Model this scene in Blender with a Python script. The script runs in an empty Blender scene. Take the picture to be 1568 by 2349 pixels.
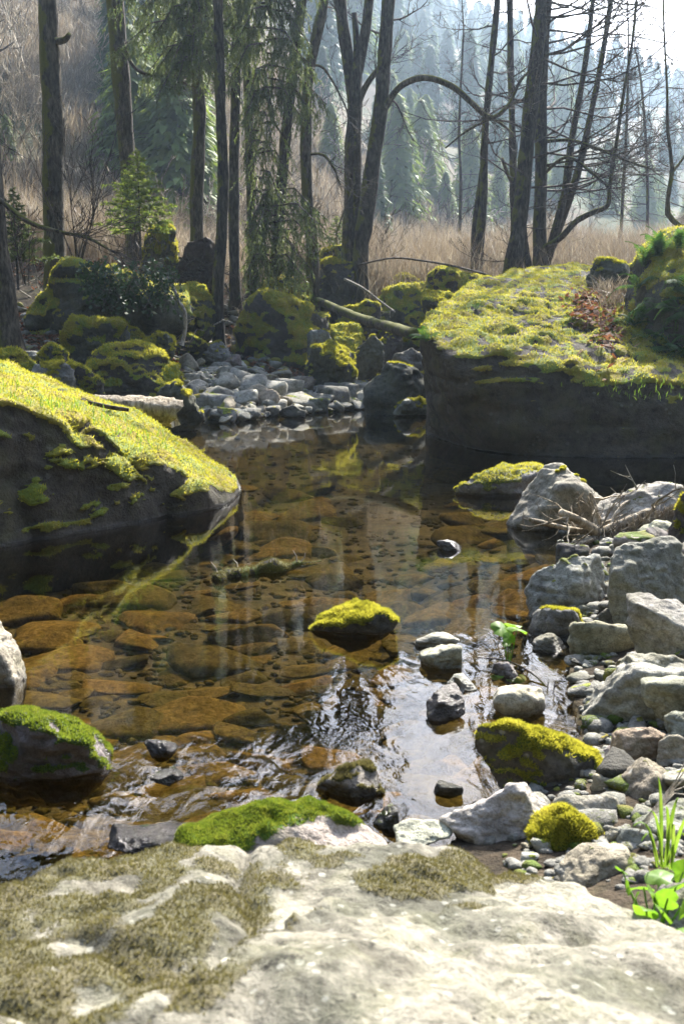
import bpy, bmesh, math, random
import numpy as np
from mathutils import Vector
S = bpy.context.scene
R = math.radians
# ------------------------------------------------------------------ camera, sky, sun, exposure
CAM_H, PITCH, FPX = 1.2, R(10.0), 2284.0          # FPX: focal length in pixels of a 1568 x 2348 picture
cam_d = bpy.data.cameras.new('camera'); cam = bpy.data.objects.new('camera', cam_d); S.collection.objects.link(cam)
cam.location = (0, 0, CAM_H); cam.rotation_euler = (R(90) - PITCH, 0, 0)
cam_d.sensor_width = 36; cam_d.sensor_fit = 'AUTO'; cam_d.lens = 36 * FPX / 2348
cam_d.clip_start = .05; cam_d.clip_end = 3000
cam_d.dof.use_dof = True; cam_d.dof.focus_distance = 7.5; cam_d.dof.aperture_fstop = 9.0
S.camera = cam
SUN_AZ, SUN_EL = R(21), R(42)
wd = bpy.data.worlds.new('World'); S.world = wd; wd.use_nodes = True
nt = wd.node_tree
sky = nt.nodes.new('ShaderNodeTexSky'); sky.sky_type = 'NISHITA'; sky.sun_disc = False
sky.sun_elevation = SUN_EL; sky.sun_rotation = SUN_AZ; sky.air_density = 1.0; sky.dust_density = 4.5; sky.ozone_density = 5.0
nt.nodes['Background'].inputs['Strength'].default_value = 0.135
nt.links.new(sky.outputs[0], nt.nodes['Background'].inputs['Color'])
sl = bpy.data.lights.new('sun', 'SUN'); sl.energy = 5.0; sl.angle = R(.5); sl.color = (1, .955, .87)
so = bpy.data.objects.new('sun', sl); S.collection.objects.link(so)
sdir = Vector((math.sin(SUN_AZ) * math.cos(SUN_EL), math.cos(SUN_AZ) * math.cos(SUN_EL), math.sin(SUN_EL)))
so.rotation_euler = sdir.to_track_quat('Z', 'Y').to_euler(); so.location = sdir * 50
S.view_settings.view_transform = 'Standard'; S.view_settings.look = 'None'
S.view_settings.exposure = 1.85; S.view_settings.gamma = 1; S.view_settings.use_curve_mapping = False
S.render.engine = 'CYCLES'
cy = S.cycles; cy.use_denoising = True; cy.max_bounces = 6; cy.diffuse_bounces = 3; cy.glossy_bounces = 3
cy.transmission_bounces = 3; cy.transparent_max_bounces = 12; cy.volume_bounces = 0
cy.sample_clamp_indirect = 6; cy.caustics_reflective = False; cy.caustics_refractive = False
HAZE = 0.0007
rng = np.random.default_rng(7); random.seed(7)
# ------------------------------------------------------------------ pixels <-> places
def ray(px, py):
    a = (px - 784) / FPX; b = (1174 - py) / FPX
    c, s = math.cos(PITCH), math.sin(PITCH)
    return np.array((a, c + b * s, -s + b * c))
def P(px, py, d):                                  # the point seen at a pixel, d metres ahead
    r = ray(px, py); return np.array((0, 0, CAM_H)) + r * (d / r[1])
def W(px, py, z=0.):                               # the point seen at a pixel on the level z
    r = ray(px, py); return np.array((0, 0, CAM_H)) + r * ((z - CAM_H) / r[2])
# ------------------------------------------------------------------ noise
def _h(x, y, z, seed):
    n = (x * 374761393 + y * 668265263 + z * 2147483647 + seed * 1274126177) & 0xffffffff
    n = ((n ^ (n >> 13)) * 1274126177) & 0xffffffff
    n = ((n ^ (n >> 16)) * 2246822519) & 0xffffffff
    return ((n ^ (n >> 15)) & 0xffffff) / float(0x7fffff) - 1.0
def noise(p, seed=0):
    f = np.floor(p); q = p - f; i = f.astype(np.int64); u = q * q * q * (q * (q * 6 - 15) + 10)
    r = 0
    for dx in (0, 1):
        wx = u[:, 0] if dx else 1 - u[:, 0]
        for dy in (0, 1):
            wy = u[:, 1] if dy else 1 - u[:, 1]
            for dz in (0, 1):
                wz = u[:, 2] if dz else 1 - u[:, 2]
                r = r + wx * wy * wz * _h(i[:, 0] + dx, i[:, 1] + dy, i[:, 2] + dz, seed)
    return r
def fbm(p, scale, octv=3, seed=0, gain=.5):
    p = np.asarray(p, float) / scale; r = 0; a = 1.; t = 0.
    for o in range(octv):
        r = r + a * noise(p + o * 17.3, seed + o); t += a; a *= gain; p = p * 2.03
    return r / t
def proj(v):
    rel = v - (0, 0, CAM_H); c, q = math.cos(PITCH), math.sin(PITCH); zf = np.maximum(rel[:, 1] * c - rel[:, 2] * q, .05)
    return 784 + FPX * rel[:, 0] / zf, 1174 - FPX * (rel[:, 1] * q + rel[:, 2] * c) / zf
def sstep(a, b, x):
    t = np.clip((x - a) / (b - a), 0, 1); return t * t * (3 - 2 * t)
# ------------------------------------------------------------------ object helpers
COL = S.collection
def mesh_np(name, v, f, mat=None, smooth=True):
    me = bpy.data.meshes.new(name); v = np.asarray(v, np.float32); f = np.asarray(f, np.int32)
    k = f.shape[1]
    me.vertices.add(len(v)); me.vertices.foreach_set('co', v.ravel())
    me.loops.add(f.size); me.loops.foreach_set('vertex_index', f.ravel())
    me.polygons.add(len(f)); me.polygons.foreach_set('loop_start', np.arange(0, f.size, k, dtype=np.int32))
    me.polygons.foreach_set('use_smooth', np.full(len(f), smooth))
    me.update(calc_edges=True)
    if mat: me.materials.append(mat)
    return me
def attr(me, name, vals):
    a = me.attributes.new(name, 'FLOAT', 'POINT'); a.data.foreach_set('value', np.asarray(vals, np.float32).ravel())
def link(o, parent=None):
    COL.objects.link(o)
    if parent: o.parent = parent
    return o
def obj(name, me, parent=None, kind=None):
    o = bpy.data.objects.new(name, me); link(o, parent)
    if kind: o['kind'] = kind
    return o
def tag(o, label, cat, group=None, kind=None):
    o['label'] = label; o['category'] = cat
    if group: o['group'] = group
    if kind: o['kind'] = kind
    return o
def empty(name, loc, label, cat, group=None):
    o = bpy.data.objects.new(name, None); o.location = [float(c) for c in loc]; o.empty_display_size = .1
    link(o); return tag(o, label, cat, group)
def normals(v, f):
    a, b, c = v[f[:, 0]], v[f[:, 1]], v[f[:, 2]]
    fn = np.cross(b - a, c - a); n = np.zeros_like(v)
    for k in range(3): 
        for ax in range(3): n[:, ax] += np.bincount(f[:, k], fn[:, ax], len(v))
    return n / np.maximum(np.linalg.norm(n, axis=1, keepdims=True), 1e-12)
class Tubes:                                        # collects tubes and blades, then makes ONE mesh
    def __init__(s): s.v = []; s.f = []
    def tube(s, pts, rad, n=5, cap=True):
        pts = [Vector(p) for p in pts]; b0 = len(s.v); m = len(pts)
        ref = Vector((.31, .17, .93)) if abs((pts[-1] - pts[0]).normalized().z) < .8 else Vector((.95, .2, .1))
        for i, p in enumerate(pts):
            t = (pts[min(i + 1, m - 1)] - pts[max(i - 1, 0)])
            if t.length < 1e-9: t = Vector((0, 0, 1))
            t.normalize(); a = t.cross(ref).normalized(); b = t.cross(a); r = rad[i]
            for k in range(n):
                g = 6.2832 * k / n; q = p + (a * math.cos(g) + b * math.sin(g)) * r
                s.v.append((q.x, q.y, q.z))
        for i in range(m - 1):
            for k in range(n):
                k2 = (k + 1) % n
                s.f.append((b0 + i * n + k, b0 + i * n + k2, b0 + (i + 1) * n + k2, b0 + (i + 1) * n + k))
        if cap:
            for e in (0, m - 1):
                c = pts[e]; s.v.append((c.x, c.y, c.z)); ci = len(s.v) - 1
                for k in range(n):
                    s.f.append((b0 + e * n + k, b0 + e * n + (k + 1) % n, ci))
    def mesh(s, name, mat, smooth=True):
        me = bpy.data.meshes.new(name); me.from_pydata(s.v, [], s.f); me.update()
        me.polygons.foreach_set('use_smooth', np.full(len(me.polygons), smooth))
        if mat: me.materials.append(mat)
        return me
def limb(B, p, d, L, r, lvl, up=.25, nch=6, wob=.22, ang=(30, 65), t0=.2, flat=1., minr=.004, ratio=.5):
    p = Vector(p); d = Vector(d).normalized(); n = 7 if lvl > 1 else (5 if lvl == 1 else 3)
    pts = [p.copy()]; dirs = [d.copy()]; st = L / n
    for i in range(n):
        d = d + Vector((random.gauss(0, wob), random.gauss(0, wob), random.gauss(0, wob * .7) + up * (i + 1) / n * .5))
        d.normalize(); p = p + d * st; pts.append(p.copy()); dirs.append(d.copy())
    B.tube(pts, [max(minr, r * (1 - .8 * i / n)) for i in range(n + 1)], 6 if r > .03 else 3, cap=False)
    if lvl > 0:
        for k in range(nch):
            t = t0 + (1 - t0) * (k + random.random()) / nch; i = min(n - 1, int(t * n)); fr = t * n - i
            q = pts[i].lerp(pts[i + 1], fr); dd = dirs[i + 1]
            a = R(random.uniform(*ang)); ax = Vector((random.gauss(0, 1), random.gauss(0, 1), random.gauss(0, 1) * flat)).cross(dd)
            if ax.length < .01: continue
            ax.normalize(); nd = dd * math.cos(a) + ax * math.sin(a)
            limb(B, q, nd, L * ratio * random.uniform(.55, 1.1) * (1 - .45 * t), max(minr, r * .5 * (1 - .5 * t)), lvl - 1, up, max(2, nch - 1), wob, ang, t0, flat, minr, ratio)
# ------------------------------------------------------------------ materials
def mat(name):
    m = bpy.data.materials.new(name); m.use_nodes = True; t = m.node_tree
    return m, t, t.nodes['Principled BSDF'], t.nodes.new, t.links.new
def ramp(t, stops, src=None):
    n = t.nodes.new('ShaderNodeValToRGB'); e = n.color_ramp.elements
    while len(e) < len(stops): e.new(.5)
    for x, (p, c) in zip(e, stops): x.position = p; x.color = (*c, 1) if len(c) == 3 else c
    if src: t.links.new(src, n.inputs[0])
    return n
def tnoise(t, scale, detail=4, rough=.55, vec=None, dist=0):
    n = t.nodes.new('ShaderNodeTexNoise'); n.inputs['Scale'].default_value = scale; n.inputs['Detail'].default_value = detail
    n.inputs['Roughness'].default_value = rough; n.inputs['Distortion'].default_value = dist
    if vec: t.links.new(vec, n.inputs['Vector'])
    return n
def mixc(t, fac, a, b, mode='MIX'):
    n = t.nodes.new('ShaderNodeMix'); n.data_type = 'RGBA'; n.blend_type = mode
    for sock, v in ((n.inputs[0], fac), (n.inputs[6], a), (n.inputs[7], b)):
        if hasattr(v, 'links'): t.links.new(v, sock)
        else: sock.default_value = v if isinstance(v, float) else (*v, 1)
    return n.outputs[2]
def math_(t, op, a, b=None, clamp=False):
    n = t.nodes.new('ShaderNodeMath'); n.operation = op; n.use_clamp = clamp
    for sock, v in ((n.inputs[0], a), (n.inputs[1], b)):
        if v is None: continue
        if hasattr(v, 'links'): t.links.new(v, sock)
        else: sock.default_value = v
    return n.outputs[0]
def geo_pos(t): return t.nodes.new('ShaderNodeNewGeometry').outputs['Position']
def attr_n(t, name):
    n = t.nodes.new('ShaderNodeAttribute'); n.attribute_name = name; return n.outputs['Fac']
def bump(t, h, strength, dist, normal=None):
    n = t.nodes.new('ShaderNodeBump'); n.inputs['Strength'].default_value = strength; n.inputs['Distance'].default_value = dist
    t.links.new(h, n.inputs['Height'])
    if normal: t.links.new(normal, n.inputs['Normal'])
    return n.outputs[0]

def rock_material(name, mossA=(.08, .085, .013), mossB=(.34, .315, .05), fine=1., lichen=.12, brown=0., vary=1.):
    m, t, b, N, L = mat(name)
    pos = geo_pos(t)
    oi = N('ShaderNodeObjectInfo')
    n1 = tnoise(t, 2.2 * fine, 6, .65, pos); n2 = tnoise(t, 17 * fine, 5, .65, pos); n3 = tnoise(t, 70 * fine, 4, .7, pos)
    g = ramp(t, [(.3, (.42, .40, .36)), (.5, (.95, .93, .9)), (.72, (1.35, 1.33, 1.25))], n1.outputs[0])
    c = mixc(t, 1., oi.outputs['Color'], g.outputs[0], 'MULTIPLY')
    g2 = ramp(t, [(.32, (.35, .34, .3)), (.48, (.9, .9, .88)), (.65, (1.2, 1.2, 1.18))], n2.outputs[0])
    c = mixc(t, .8, c, mixc(t, 1., c, g2.outputs[0], 'MULTIPLY'))
    g3 = ramp(t, [(.35, (.5, .5, .5)), (.55, (1.1, 1.1, 1.1))], n3.outputs[0])
    c = mixc(t, .6, c, mixc(t, 1., c, g3.outputs[0], 'MULTIPLY'))
    vo = N('ShaderNodeTexVoronoi'); vo.inputs['Scale'].default_value = 11 * fine; L(pos, vo.inputs['Vector'])
    ls = ramp(t, [(.16, (1, 1, 1)), (.24, (0, 0, 0))], vo.outputs['Distance'])
    ln = ramp(t, [(.52, (0, 0, 0)), (.6, (1, 1, 1))], tnoise(t, 3.1 * fine, 3, .6, pos).outputs[0])
    lf = math_(t, 'MULTIPLY', math_(t, 'MULTIPLY', ls.outputs[0], ln.outputs[0]), lichen)
    c = mixc(t, lf, c, (.52, .52, .46))
    # green algae film
    al = ramp(t, [(.48, (0, 0, 0)), (.7, (1, 1, 1))], tnoise(t, 4.3 * fine, 4, .6, pos).outputs[0])
    c = mixc(t, math_(t, 'MULTIPLY', al.outputs[0], .35), c, (.13, .13, .05))
    if fine > 3:
        pt = ramp(t, [(.60, (1, 1, 1)), (.67, (.16, .15, .13))], tnoise(t, 26, 5, .7, pos).outputs[0])
        st_ = ramp(t, [(.38, (.45, .46, .40)), (.56, (1.12, 1.1, 1.05))], tnoise(t, 5.5, 5, .62, pos, .6).outputs[0])
        c = mixc(t, 1., mixc(t, 1., c, pt.outputs[0], 'MULTIPLY'), st_.outputs[0], 'MULTIPLY')
        vs = N('ShaderNodeTexVoronoi'); vs.inputs['Scale'].default_value = 34; L(pos, vs.inputs['Vector'])
        sp = ramp(t, [(.13, (1, 1, 1)), (.2, (0, 0, 0))], vs.outputs['Distance']); c = mixc(t, math_(t, 'MULTIPLY', sp.outputs[0], .25), c, (.6, .6, .52))
    # moss
    ms = attr_n(t, 'moss')
    mn = tnoise(t, 38 * fine, 4, .7, pos); mn2 = tnoise(t, 3.7 * fine, 3, .6, pos)
    mc = mixc(t, mn.outputs[0], mossA, mossB)
    mg = ramp(t, [(.4, (.8, 1.05, .85)), (.6, (1.2, 1., .85))], mn2.outputs[0])
    mc = mixc(t, vary, mc, mixc(t, 1., mc, mg.outputs[0], 'MULTIPLY'))
    edge = math_(t, 'SUBTRACT', math_(t, 'ADD', ms, math_(t, 'MULTIPLY', math_(t, 'SUBTRACT', mn.outputs[0], .5), .9)), .5)
    mf = ramp(t, [(.42, (0, 0, 0)), (.56, (1, 1, 1))], math_(t, 'ADD', edge, .5))
    c = mixc(t, mf.outputs[0], c, mc)
    wet = attr_n(t, 'wet')
    c = mixc(t, wet, c, mixc(t, 1., c, (.32, .30, .27), 'MULTIPLY'))
    L(c, b.inputs['Base Color'])
    rg = mixc(t, wet, (.9, .9, .9), (.16, .16, .16)); L(rg, b.inputs['Roughness'])
    b.inputs['Specular IOR Level'].default_value = .35
    hsum = math_(t, 'ADD', math_(t, 'MULTIPLY', n2.outputs[0], 1.), math_(t, 'MULTIPLY', n3.outputs[0], .45))
    bm1 = bump(t, hsum, .7, .05 / fine)
    bm2 = bump(t, math_(t, 'MULTIPLY', mn.outputs[0], mf.outputs[0]), .7, .03 / fine, bm1)
    L(bm2, b.inputs['Normal'])
    return m
M_ROCK = rock_material('weathered_rock')
M_NEAR = rock_material('near_rock', (.075, .068, .035), (.155, .135, .068), 3.2, .7, 0., .15)
M_GREEN = rock_material('bright_moss_rock', (.04, .075, .010), (.15, .20, .025), 2.4, .5)
M_SHORE = rock_material('shore_rock', (.06, .075, .012), (.17, .18, .025), 2.2, .5)

def leaf_mat(name, cols, trans=.45, rough=.6, scale=9., tcol=None):
    m, t, b, N, L = mat(name)
    n = tnoise(t, scale, 3, .7, geo_pos(t)); r = ramp(t, [((i + .0) / max(1, len(cols) - 1) * .5 + .25, c) for i, c in enumerate(cols)], n.outputs[0])
    L(r.outputs[0], b.inputs['Base Color']); b.inputs['Roughness'].default_value = rough; b.inputs['Specular IOR Level'].default_value = .3
    tr = N('ShaderNodeBsdfTranslucent'); tc = mixc(t, 1., r.outputs[0], tcol or (1.5, 1.5, 1.), 'MULTIPLY'); L(tc, tr.inputs[0])
    mx = N('ShaderNodeMixShader'); mx.inputs[0].default_value = trans; L(b.outputs[0], mx.inputs[1]); L(tr.outputs[0], mx.inputs[2])
    L(mx.outputs[0], t.nodes['Material Output'].inputs[0]); return m
M_MOSS = leaf_mat('moss_shoots', [(.14, .14, .018), (.31, .29, .04), (.44, .39, .08)], .5, .8, 9)
M_MOSSD = leaf_mat('dry_moss_shoots', [(.075, .066, .033), (.125, .11, .052), (.17, .15, .075)], .35, .8, 9)
M_MOSSG = leaf_mat('bright_moss_shoots', [(.055, .09, .012), (.13, .165, .022), (.22, .23, .045)], .5, .8, 30)
M_SPRUCE = leaf_mat('spruce_needles', [(.04, .065, .025), (.09, .115, .045), (.18, .20, .09)], .5, .5, 3)
M_SAPL = leaf_mat('young_spruce_needles', [(.06, .10, .02), (.13, .17, .035), (.20, .23, .06)], .5, .6, 5)
M_FIR = leaf_mat('hillside_conifer_needles', [(.02, .045, .02), (.04, .08, .028), (.08, .12, .035)], .3, .7, .25)
M_FIRY = leaf_mat('young_conifer_needles', [(.07, .11, .025), (.12, .17, .035), (.18, .21, .05)], .35, .7, .6)
M_GRASS = leaf_mat('grass_blades', [(.06, .12, .015), (.12, .2, .025), (.2, .25, .06)], .5, .5, 14)
M_DRY = leaf_mat('dry_stems', [(.07, .054, .04), (.155, .12, .088), (.25, .215, .165), (.55, .51, .44)], .35, .5, 2.4, (1.25, 1.2, 1.05))
M_LITTER = leaf_mat('dead_leaves', [(.06, .028, .015), (.15, .07, .035), (.24, .15, .09)], .3, .85, 11, (1.4, 1.1, .9))
M_FERN = leaf_mat('fern_fronds', [(.02, .055, .015), (.04, .09, .02), (.08, .13, .03)], .45, .8, 12)
M_LEAF = leaf_mat('fresh_leaves', [(.07, .16, .015), (.12, .23, .02), (.17, .28, .03)], .5, .4, 25)
M_IVY = leaf_mat('ivy_leaves', [(.015, .035, .012), (.03, .06, .02), (.05, .08, .03)], .25, .6, 12)

def bark_material(name, a, bcol, moss=.5, scale=1., mossdir=(-1, -.2, .1)):
    m, t, b, N, L = mat(name); pos = geo_pos(t)
    mp = N('ShaderNodeMapping'); mp.inputs['Scale'].default_value = (1, 1, .28); L(pos, mp.inputs['Vector'])
    n1 = tnoise(t, 22 * scale, 5, .7, mp.outputs[0]); n2 = tnoise(t, 2.2, 3, .6, pos)
    r = ramp(t, [(.36, tuple(x * .35 for x in a)), (.5, a), (.68, bcol)], n1.outputs[0])
    c = mixc(t, 1., r.outputs[0], ramp(t, [(.35, (.65, .65, .65)), (.65, (1.25, 1.22, 1.15))], n2.outputs[0]).outputs[0], 'MULTIPLY')
    g = N('ShaderNodeNewGeometry'); vd = N('ShaderNodeVectorMath'); vd.operation = 'DOT_PRODUCT'
    L(g.outputs['Normal'], vd.inputs[0]); vd.inputs[1].default_value = mossdir
    n3 = tnoise(t, 2.6, 4, .65, pos)
    f = math_(t, 'ADD', math_(t, 'MULTIPLY', vd.outputs['Value'], .22), n3.outputs[0])
    mf = ramp(t, [(.74 - moss * .25, (0, 0, 0)), (.84 - moss * .25, (1, 1, 1))], f)
    mc = mixc(t, tnoise(t, 50, 3, .6, pos).outputs[0], (.05, .055, .01), (.15, .145, .025))
    c = mixc(t, mf.outputs[0], c, mc); L(c, b.inputs['Base Color']); b.inputs['Roughness'].default_value = .9
    b.inputs['Specular IOR Level'].default_value = .2
    L(bump(t, n1.outputs[0], .9, .03), b.inputs['Normal']); return m
M_BARK = bark_material('mossy_bark', (.075, .062, .046), (.15, .13, .10), .8)
M_BARKD = bark_material('dark_bark', (.05, .042, .034), (.10, .085, .07), .4)
M_BARKM = bark_material('mossy_limb_bark', (.08, .066, .05), (.16, .14, .10), .9, 1., (0, 0, 1))
M_TWIG = bark_material('twig_bark', (.075, .06, .05), (.16, .13, .11), .1)
M_WOOD = bark_material('bleached_wood', (.30, .25, .18), (.50, .45, .37), .0, 1.2)
M_PALE = bark_material('pale_deadwood', (.42, .37, .3), (.6, .55, .48), .0)

def ground_material():
    m, t, b, N, L = mat('ground_soil'); pos = geo_pos(t)
    wild = attr_n(t, 'wild'); bed = attr_n(t, 'bed')
    n1 = tnoise(t, .9, 6, .65, pos); n2 = tnoise(t, 14, 5, .7, pos); n3 = tnoise(t, .07, 5, .6, pos)
    soil = ramp(t, [(.35, (.022, .018, .013)), (.5, (.05, .04, .028)), (.66, (.035, .04, .014))], n1.outputs[0])
    soil = mixc(t, 1., soil.outputs[0], ramp(t, [(.35, (.5, .5, .5)), (.65, (1.6, 1.5, 1.4))], n2.outputs[0]).outputs[0], 'MULTIPLY')
    mead = ramp(t, [(.3, (.07, .05, .038)), (.5, (.13, .095, .07)), (.7, (.19, .145, .105))], n1.outputs[0])
    hill = ramp(t, [(.36, (.085, .065, .045)), (.46, (.11, .085, .055)), (.53, (.05, .058, .026)), (.7, (.03, .045, .018))], n3.outputs[0])
    mh = mixc(t, ramp(t, [(.5, (0, 0, 0)), (.9, (1, 1, 1))], wild).outputs[0], mead.outputs[0], hill.outputs[0])
    c = mixc(t, ramp(t, [(.0, (0, 0, 0)), (.3, (1, 1, 1))], wild).outputs[0], soil, mh)
    bd = ramp(t, [(.35, (.036, .03, .012)), (.5, (.085, .066, .026)), (.7, (.15, .115, .046))], tnoise(t, 9, 6, .7, pos).outputs[0])
    c = mixc(t, bed, c, bd.outputs[0])
    c = mixc(t, attr_n(t, 'wooded'), c, (.03, .036, .018))  # unseen slope added behind the camera, coloured dark, no trees on it
    L(c, b.inputs['Base Color']); b.inputs['Roughness'].default_value = .95; b.inputs['Specular IOR Level'].default_value = .1
    L(bump(t, n2.outputs[0], .8, .04), b.inputs['Normal']); return m
M_GROUND = ground_material()
def bedstone_material():
    m, t, b, N, L = mat('brown_bed_stone'); pos = geo_pos(t); oi = N('ShaderNodeObjectInfo')
    n = tnoise(t, 30, 6, .75, pos); n2 = tnoise(t, 4, 3, .6, pos)
    r = ramp(t, [(.3, (.042, .033, .012)), (.48, (.145, .108, .036)), (.68, (.27, .205, .074))], n.outputs[0])
    c = mixc(t, 1., r.outputs[0], ramp(t, [(.0, (.6, .66, .6)), (.5, (1, 1, 1)), (1, (1.3, 1.12, .95))], oi.outputs['Random']).outputs[0], 'MULTIPLY')
    c = mixc(t, 1., c, ramp(t, [(.35, (.7, .72, .6)), (.65, (1.15, 1.1, 1.05))], n2.outputs[0]).outputs[0], 'MULTIPLY')
    L(c, b.inputs['Base Color']); b.inputs['Roughness'].default_value = 1; b.inputs['Specular IOR Level'].default_value = 0
    L(bump(t, n.outputs[0], 1., .02), b.inputs['Normal']); return m
M_BED = bedstone_material()
def water_material():
    m, t, b, N, L = mat('stream_water'); t.nodes.remove(b); pos = geo_pos(t)
    rp = attr_n(t, 'ripple')
    mp = N('ShaderNodeMapping'); mp.inputs['Scale'].default_value = (1, .55, 1); mp.inputs['Rotation'].default_value = (0, 0, R(18)); L(pos, mp.inputs['Vector'])
    n1 = tnoise(t, 13, 2, .5, mp.outputs[0], .5); n2 = tnoise(t, 38, 2, .55, mp.outputs[0], .8)
    n3 = tnoise(t, 2.2, 2, .5, mp.outputs[0])
    h = math_(t, 'ADD', math_(t, 'MULTIPLY', n1.outputs[0], 1.), math_(t, 'MULTIPLY', n2.outputs[0], .16))
    h = math_(t, 'ADD', math_(t, 'MULTIPLY', h, rp), math_(t, 'MULTIPLY', n3.outputs[0], .02))
    nb = bump(t, h, 1., .05)
    fr = N('ShaderNodeFresnel'); fr.inputs['IOR'].default_value = 1.33; L(nb, fr.inputs['Normal'])
    gl = N('ShaderNodeBsdfGlossy'); gl.inputs['Roughness'].default_value = .03; gl.inputs['Color'].default_value = (1, 1, 1, 1); L(nb, gl.inputs['Normal'])
    tr = N('ShaderNodeBsdfTransparent'); tr.inputs[0].default_value = (.76, .69, .51, 1)
    mx = N('ShaderNodeMixShader'); L(fr.outputs[0], mx.inputs[0]); L(tr.outputs[0], mx.inputs[1]); L(gl.outputs[0], mx.inputs[2])
    L(mx.outputs[0], t.nodes['Material Output'].inputs[0]); return m
M_WATER = water_material()
# ------------------------------------------------------------------ the ground
POOL = np.array([W(a, b)[:2] for a, b in [(-700, 2060), (0, 2075), (600, 2085), (950, 2000), (1120, 1880), (1180, 1780), (1330, 1700), (1300, 1560), (1320, 1470),
    (1250, 1430), (1260, 1340), (1330, 1250), (1290, 1190), (1420, 1150), (1650, 1120), (2300, 1085), (2300, 1000), (1500, 985), (1150, 965), (1010, 938), (940, 925), (860, 936),
    (740, 947), (640, 954), (520, 972), (430, 963), (350, 985), (200, 1010), (-100, 1080), (-800, 1150), (-1300, 1400)]])
def pool_sd(x, y):
    x = np.asarray(x, float); y = np.asarray(y, float); d = np.full(x.shape, 1e9); ins = np.zeros(x.shape, bool); n = len(POOL)
    for i in range(n):
        a = POOL[i]; b = POOL[(i + 1) % n]; e = b - a; wx = x - a[0]; wy = y - a[1]
        t = np.clip((wx * e[0] + wy * e[1]) / (e @ e), 0, 1)
        d = np.minimum(d, (wx - e[0] * t) ** 2 + (wy - e[1] * t) ** 2)
        c = (a[1] > y) != (b[1] > y)
        with np.errstate(divide='ignore', invalid='ignore'):
            ins ^= c & (x < e[0] * (y - a[1]) / (e[1] if e[1] else 1e-9) + a[0])
    d = np.sqrt(d); return np.where(ins, -d, d)
def ground(x, y):
    x = np.atleast_1d(np.asarray(x, float)); y = np.atleast_1d(np.asarray(y, float))
    sd = pool_sd(x, y); d = np.hypot(x, y); p = np.stack([x, y, 0 * x], 1)
    az = np.arctan2(x, np.maximum(y, 1e-3) if False else y); u = 784 + FPX * np.tan(np.clip(az, -1.2, 1.2)) * .985
    back = sstep(1.1, 1.7, np.abs(az))
    T = np.interp(d, [0, 8, 14, 17, 19, 22, 25, 90, 600], [.35, .3, .35, .5, .85, 2.25, 2.7, 6.3, 30])
    T = T + .55 * sstep(480, 330, u) * sstep(12, 16, d) * sstep(30, 20, d)
    T = T - .45 * sstep(780, 900, u) * sstep(17, 19, d) * sstep(30, 22, d)
    T = np.minimum(T, 4) * back + T * (1 - back)
    F = np.interp(u, [-600, 0, 500, 800, 1100, 1568, 2600], [24, 27, 32, 42, 62, 90, 110])
    RD = np.interp(u, [-600, 0, 500, 800, 1100, 1568, 2600], [110, 120, 150, 215, 300, 380, 420])
    el = np.interp(u, [-600, 0, 400, 640, 710, 800, 1000, 1150, 1350, 1568, 2600, 5500], [22, 22, 22, 21.2, 18.3, 16.2, 15.6, 14.6, 13.2, 11.2, 9, 14])  # last column: unseen side hill, raised to cut sky fill
    H = RD * np.tan(np.radians(el))
    t = np.clip((d - F) / (RD - F), 0, 1.25)
    hz = T + (H - np.interp(RD, [14, 90, 600], [.35, 6.3, 30])) * np.where(t < 1, t ** 1.06, 1 - (t - 1) * .2) * (1 - back)
    hz = hz + back * np.clip((d - 14) / 70, 0, 1.2) ** .9 * 58  # unseen slope added behind the camera to block sky fill
    hz = hz + (fbm(p, 22, 4, 5) * 3.2 + fbm(p, 6, 3, 9) * .7) * sstep(0, .15, t) * (1 - back)
    land = np.minimum(hz, .02 + .20 * np.maximum(sd, 0) + .055 * np.maximum(sd, 0) ** 2 + np.maximum(sd - 8, 0) * 2)
    land = land + np.clip(sd, 0, 1) * (fbm(p, .7, 4, 3) * .10 + fbm(p, 2.6, 2, 4) * .10 * sstep(3, 9, d))
    bed = -.05 - np.minimum(.30, .30 * np.maximum(-sd, 0)) + fbm(p, .8, 3, 11) * .03
    return np.where(sd > 0, np.maximum(land, .012), bed)
def gz(x, y): return float(ground([x], [y])[0])
def G(px, py, far=60.):                             # the ground (or water) point seen at a pixel
    r = ray(px, py); t = np.concatenate([np.linspace(.7, 30, 1200), np.linspace(30, 400, 1500)])
    z = CAM_H + r[2] * t; g = np.maximum(ground(r[0] * t, r[1] * t), 0)
    k = np.argmax(z <= g) if (z <= g).any() else -1
    if k < 0: return P(px, py, far)
    return np.array((r[0] * t[k], r[1] * t[k], g[k]))
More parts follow.
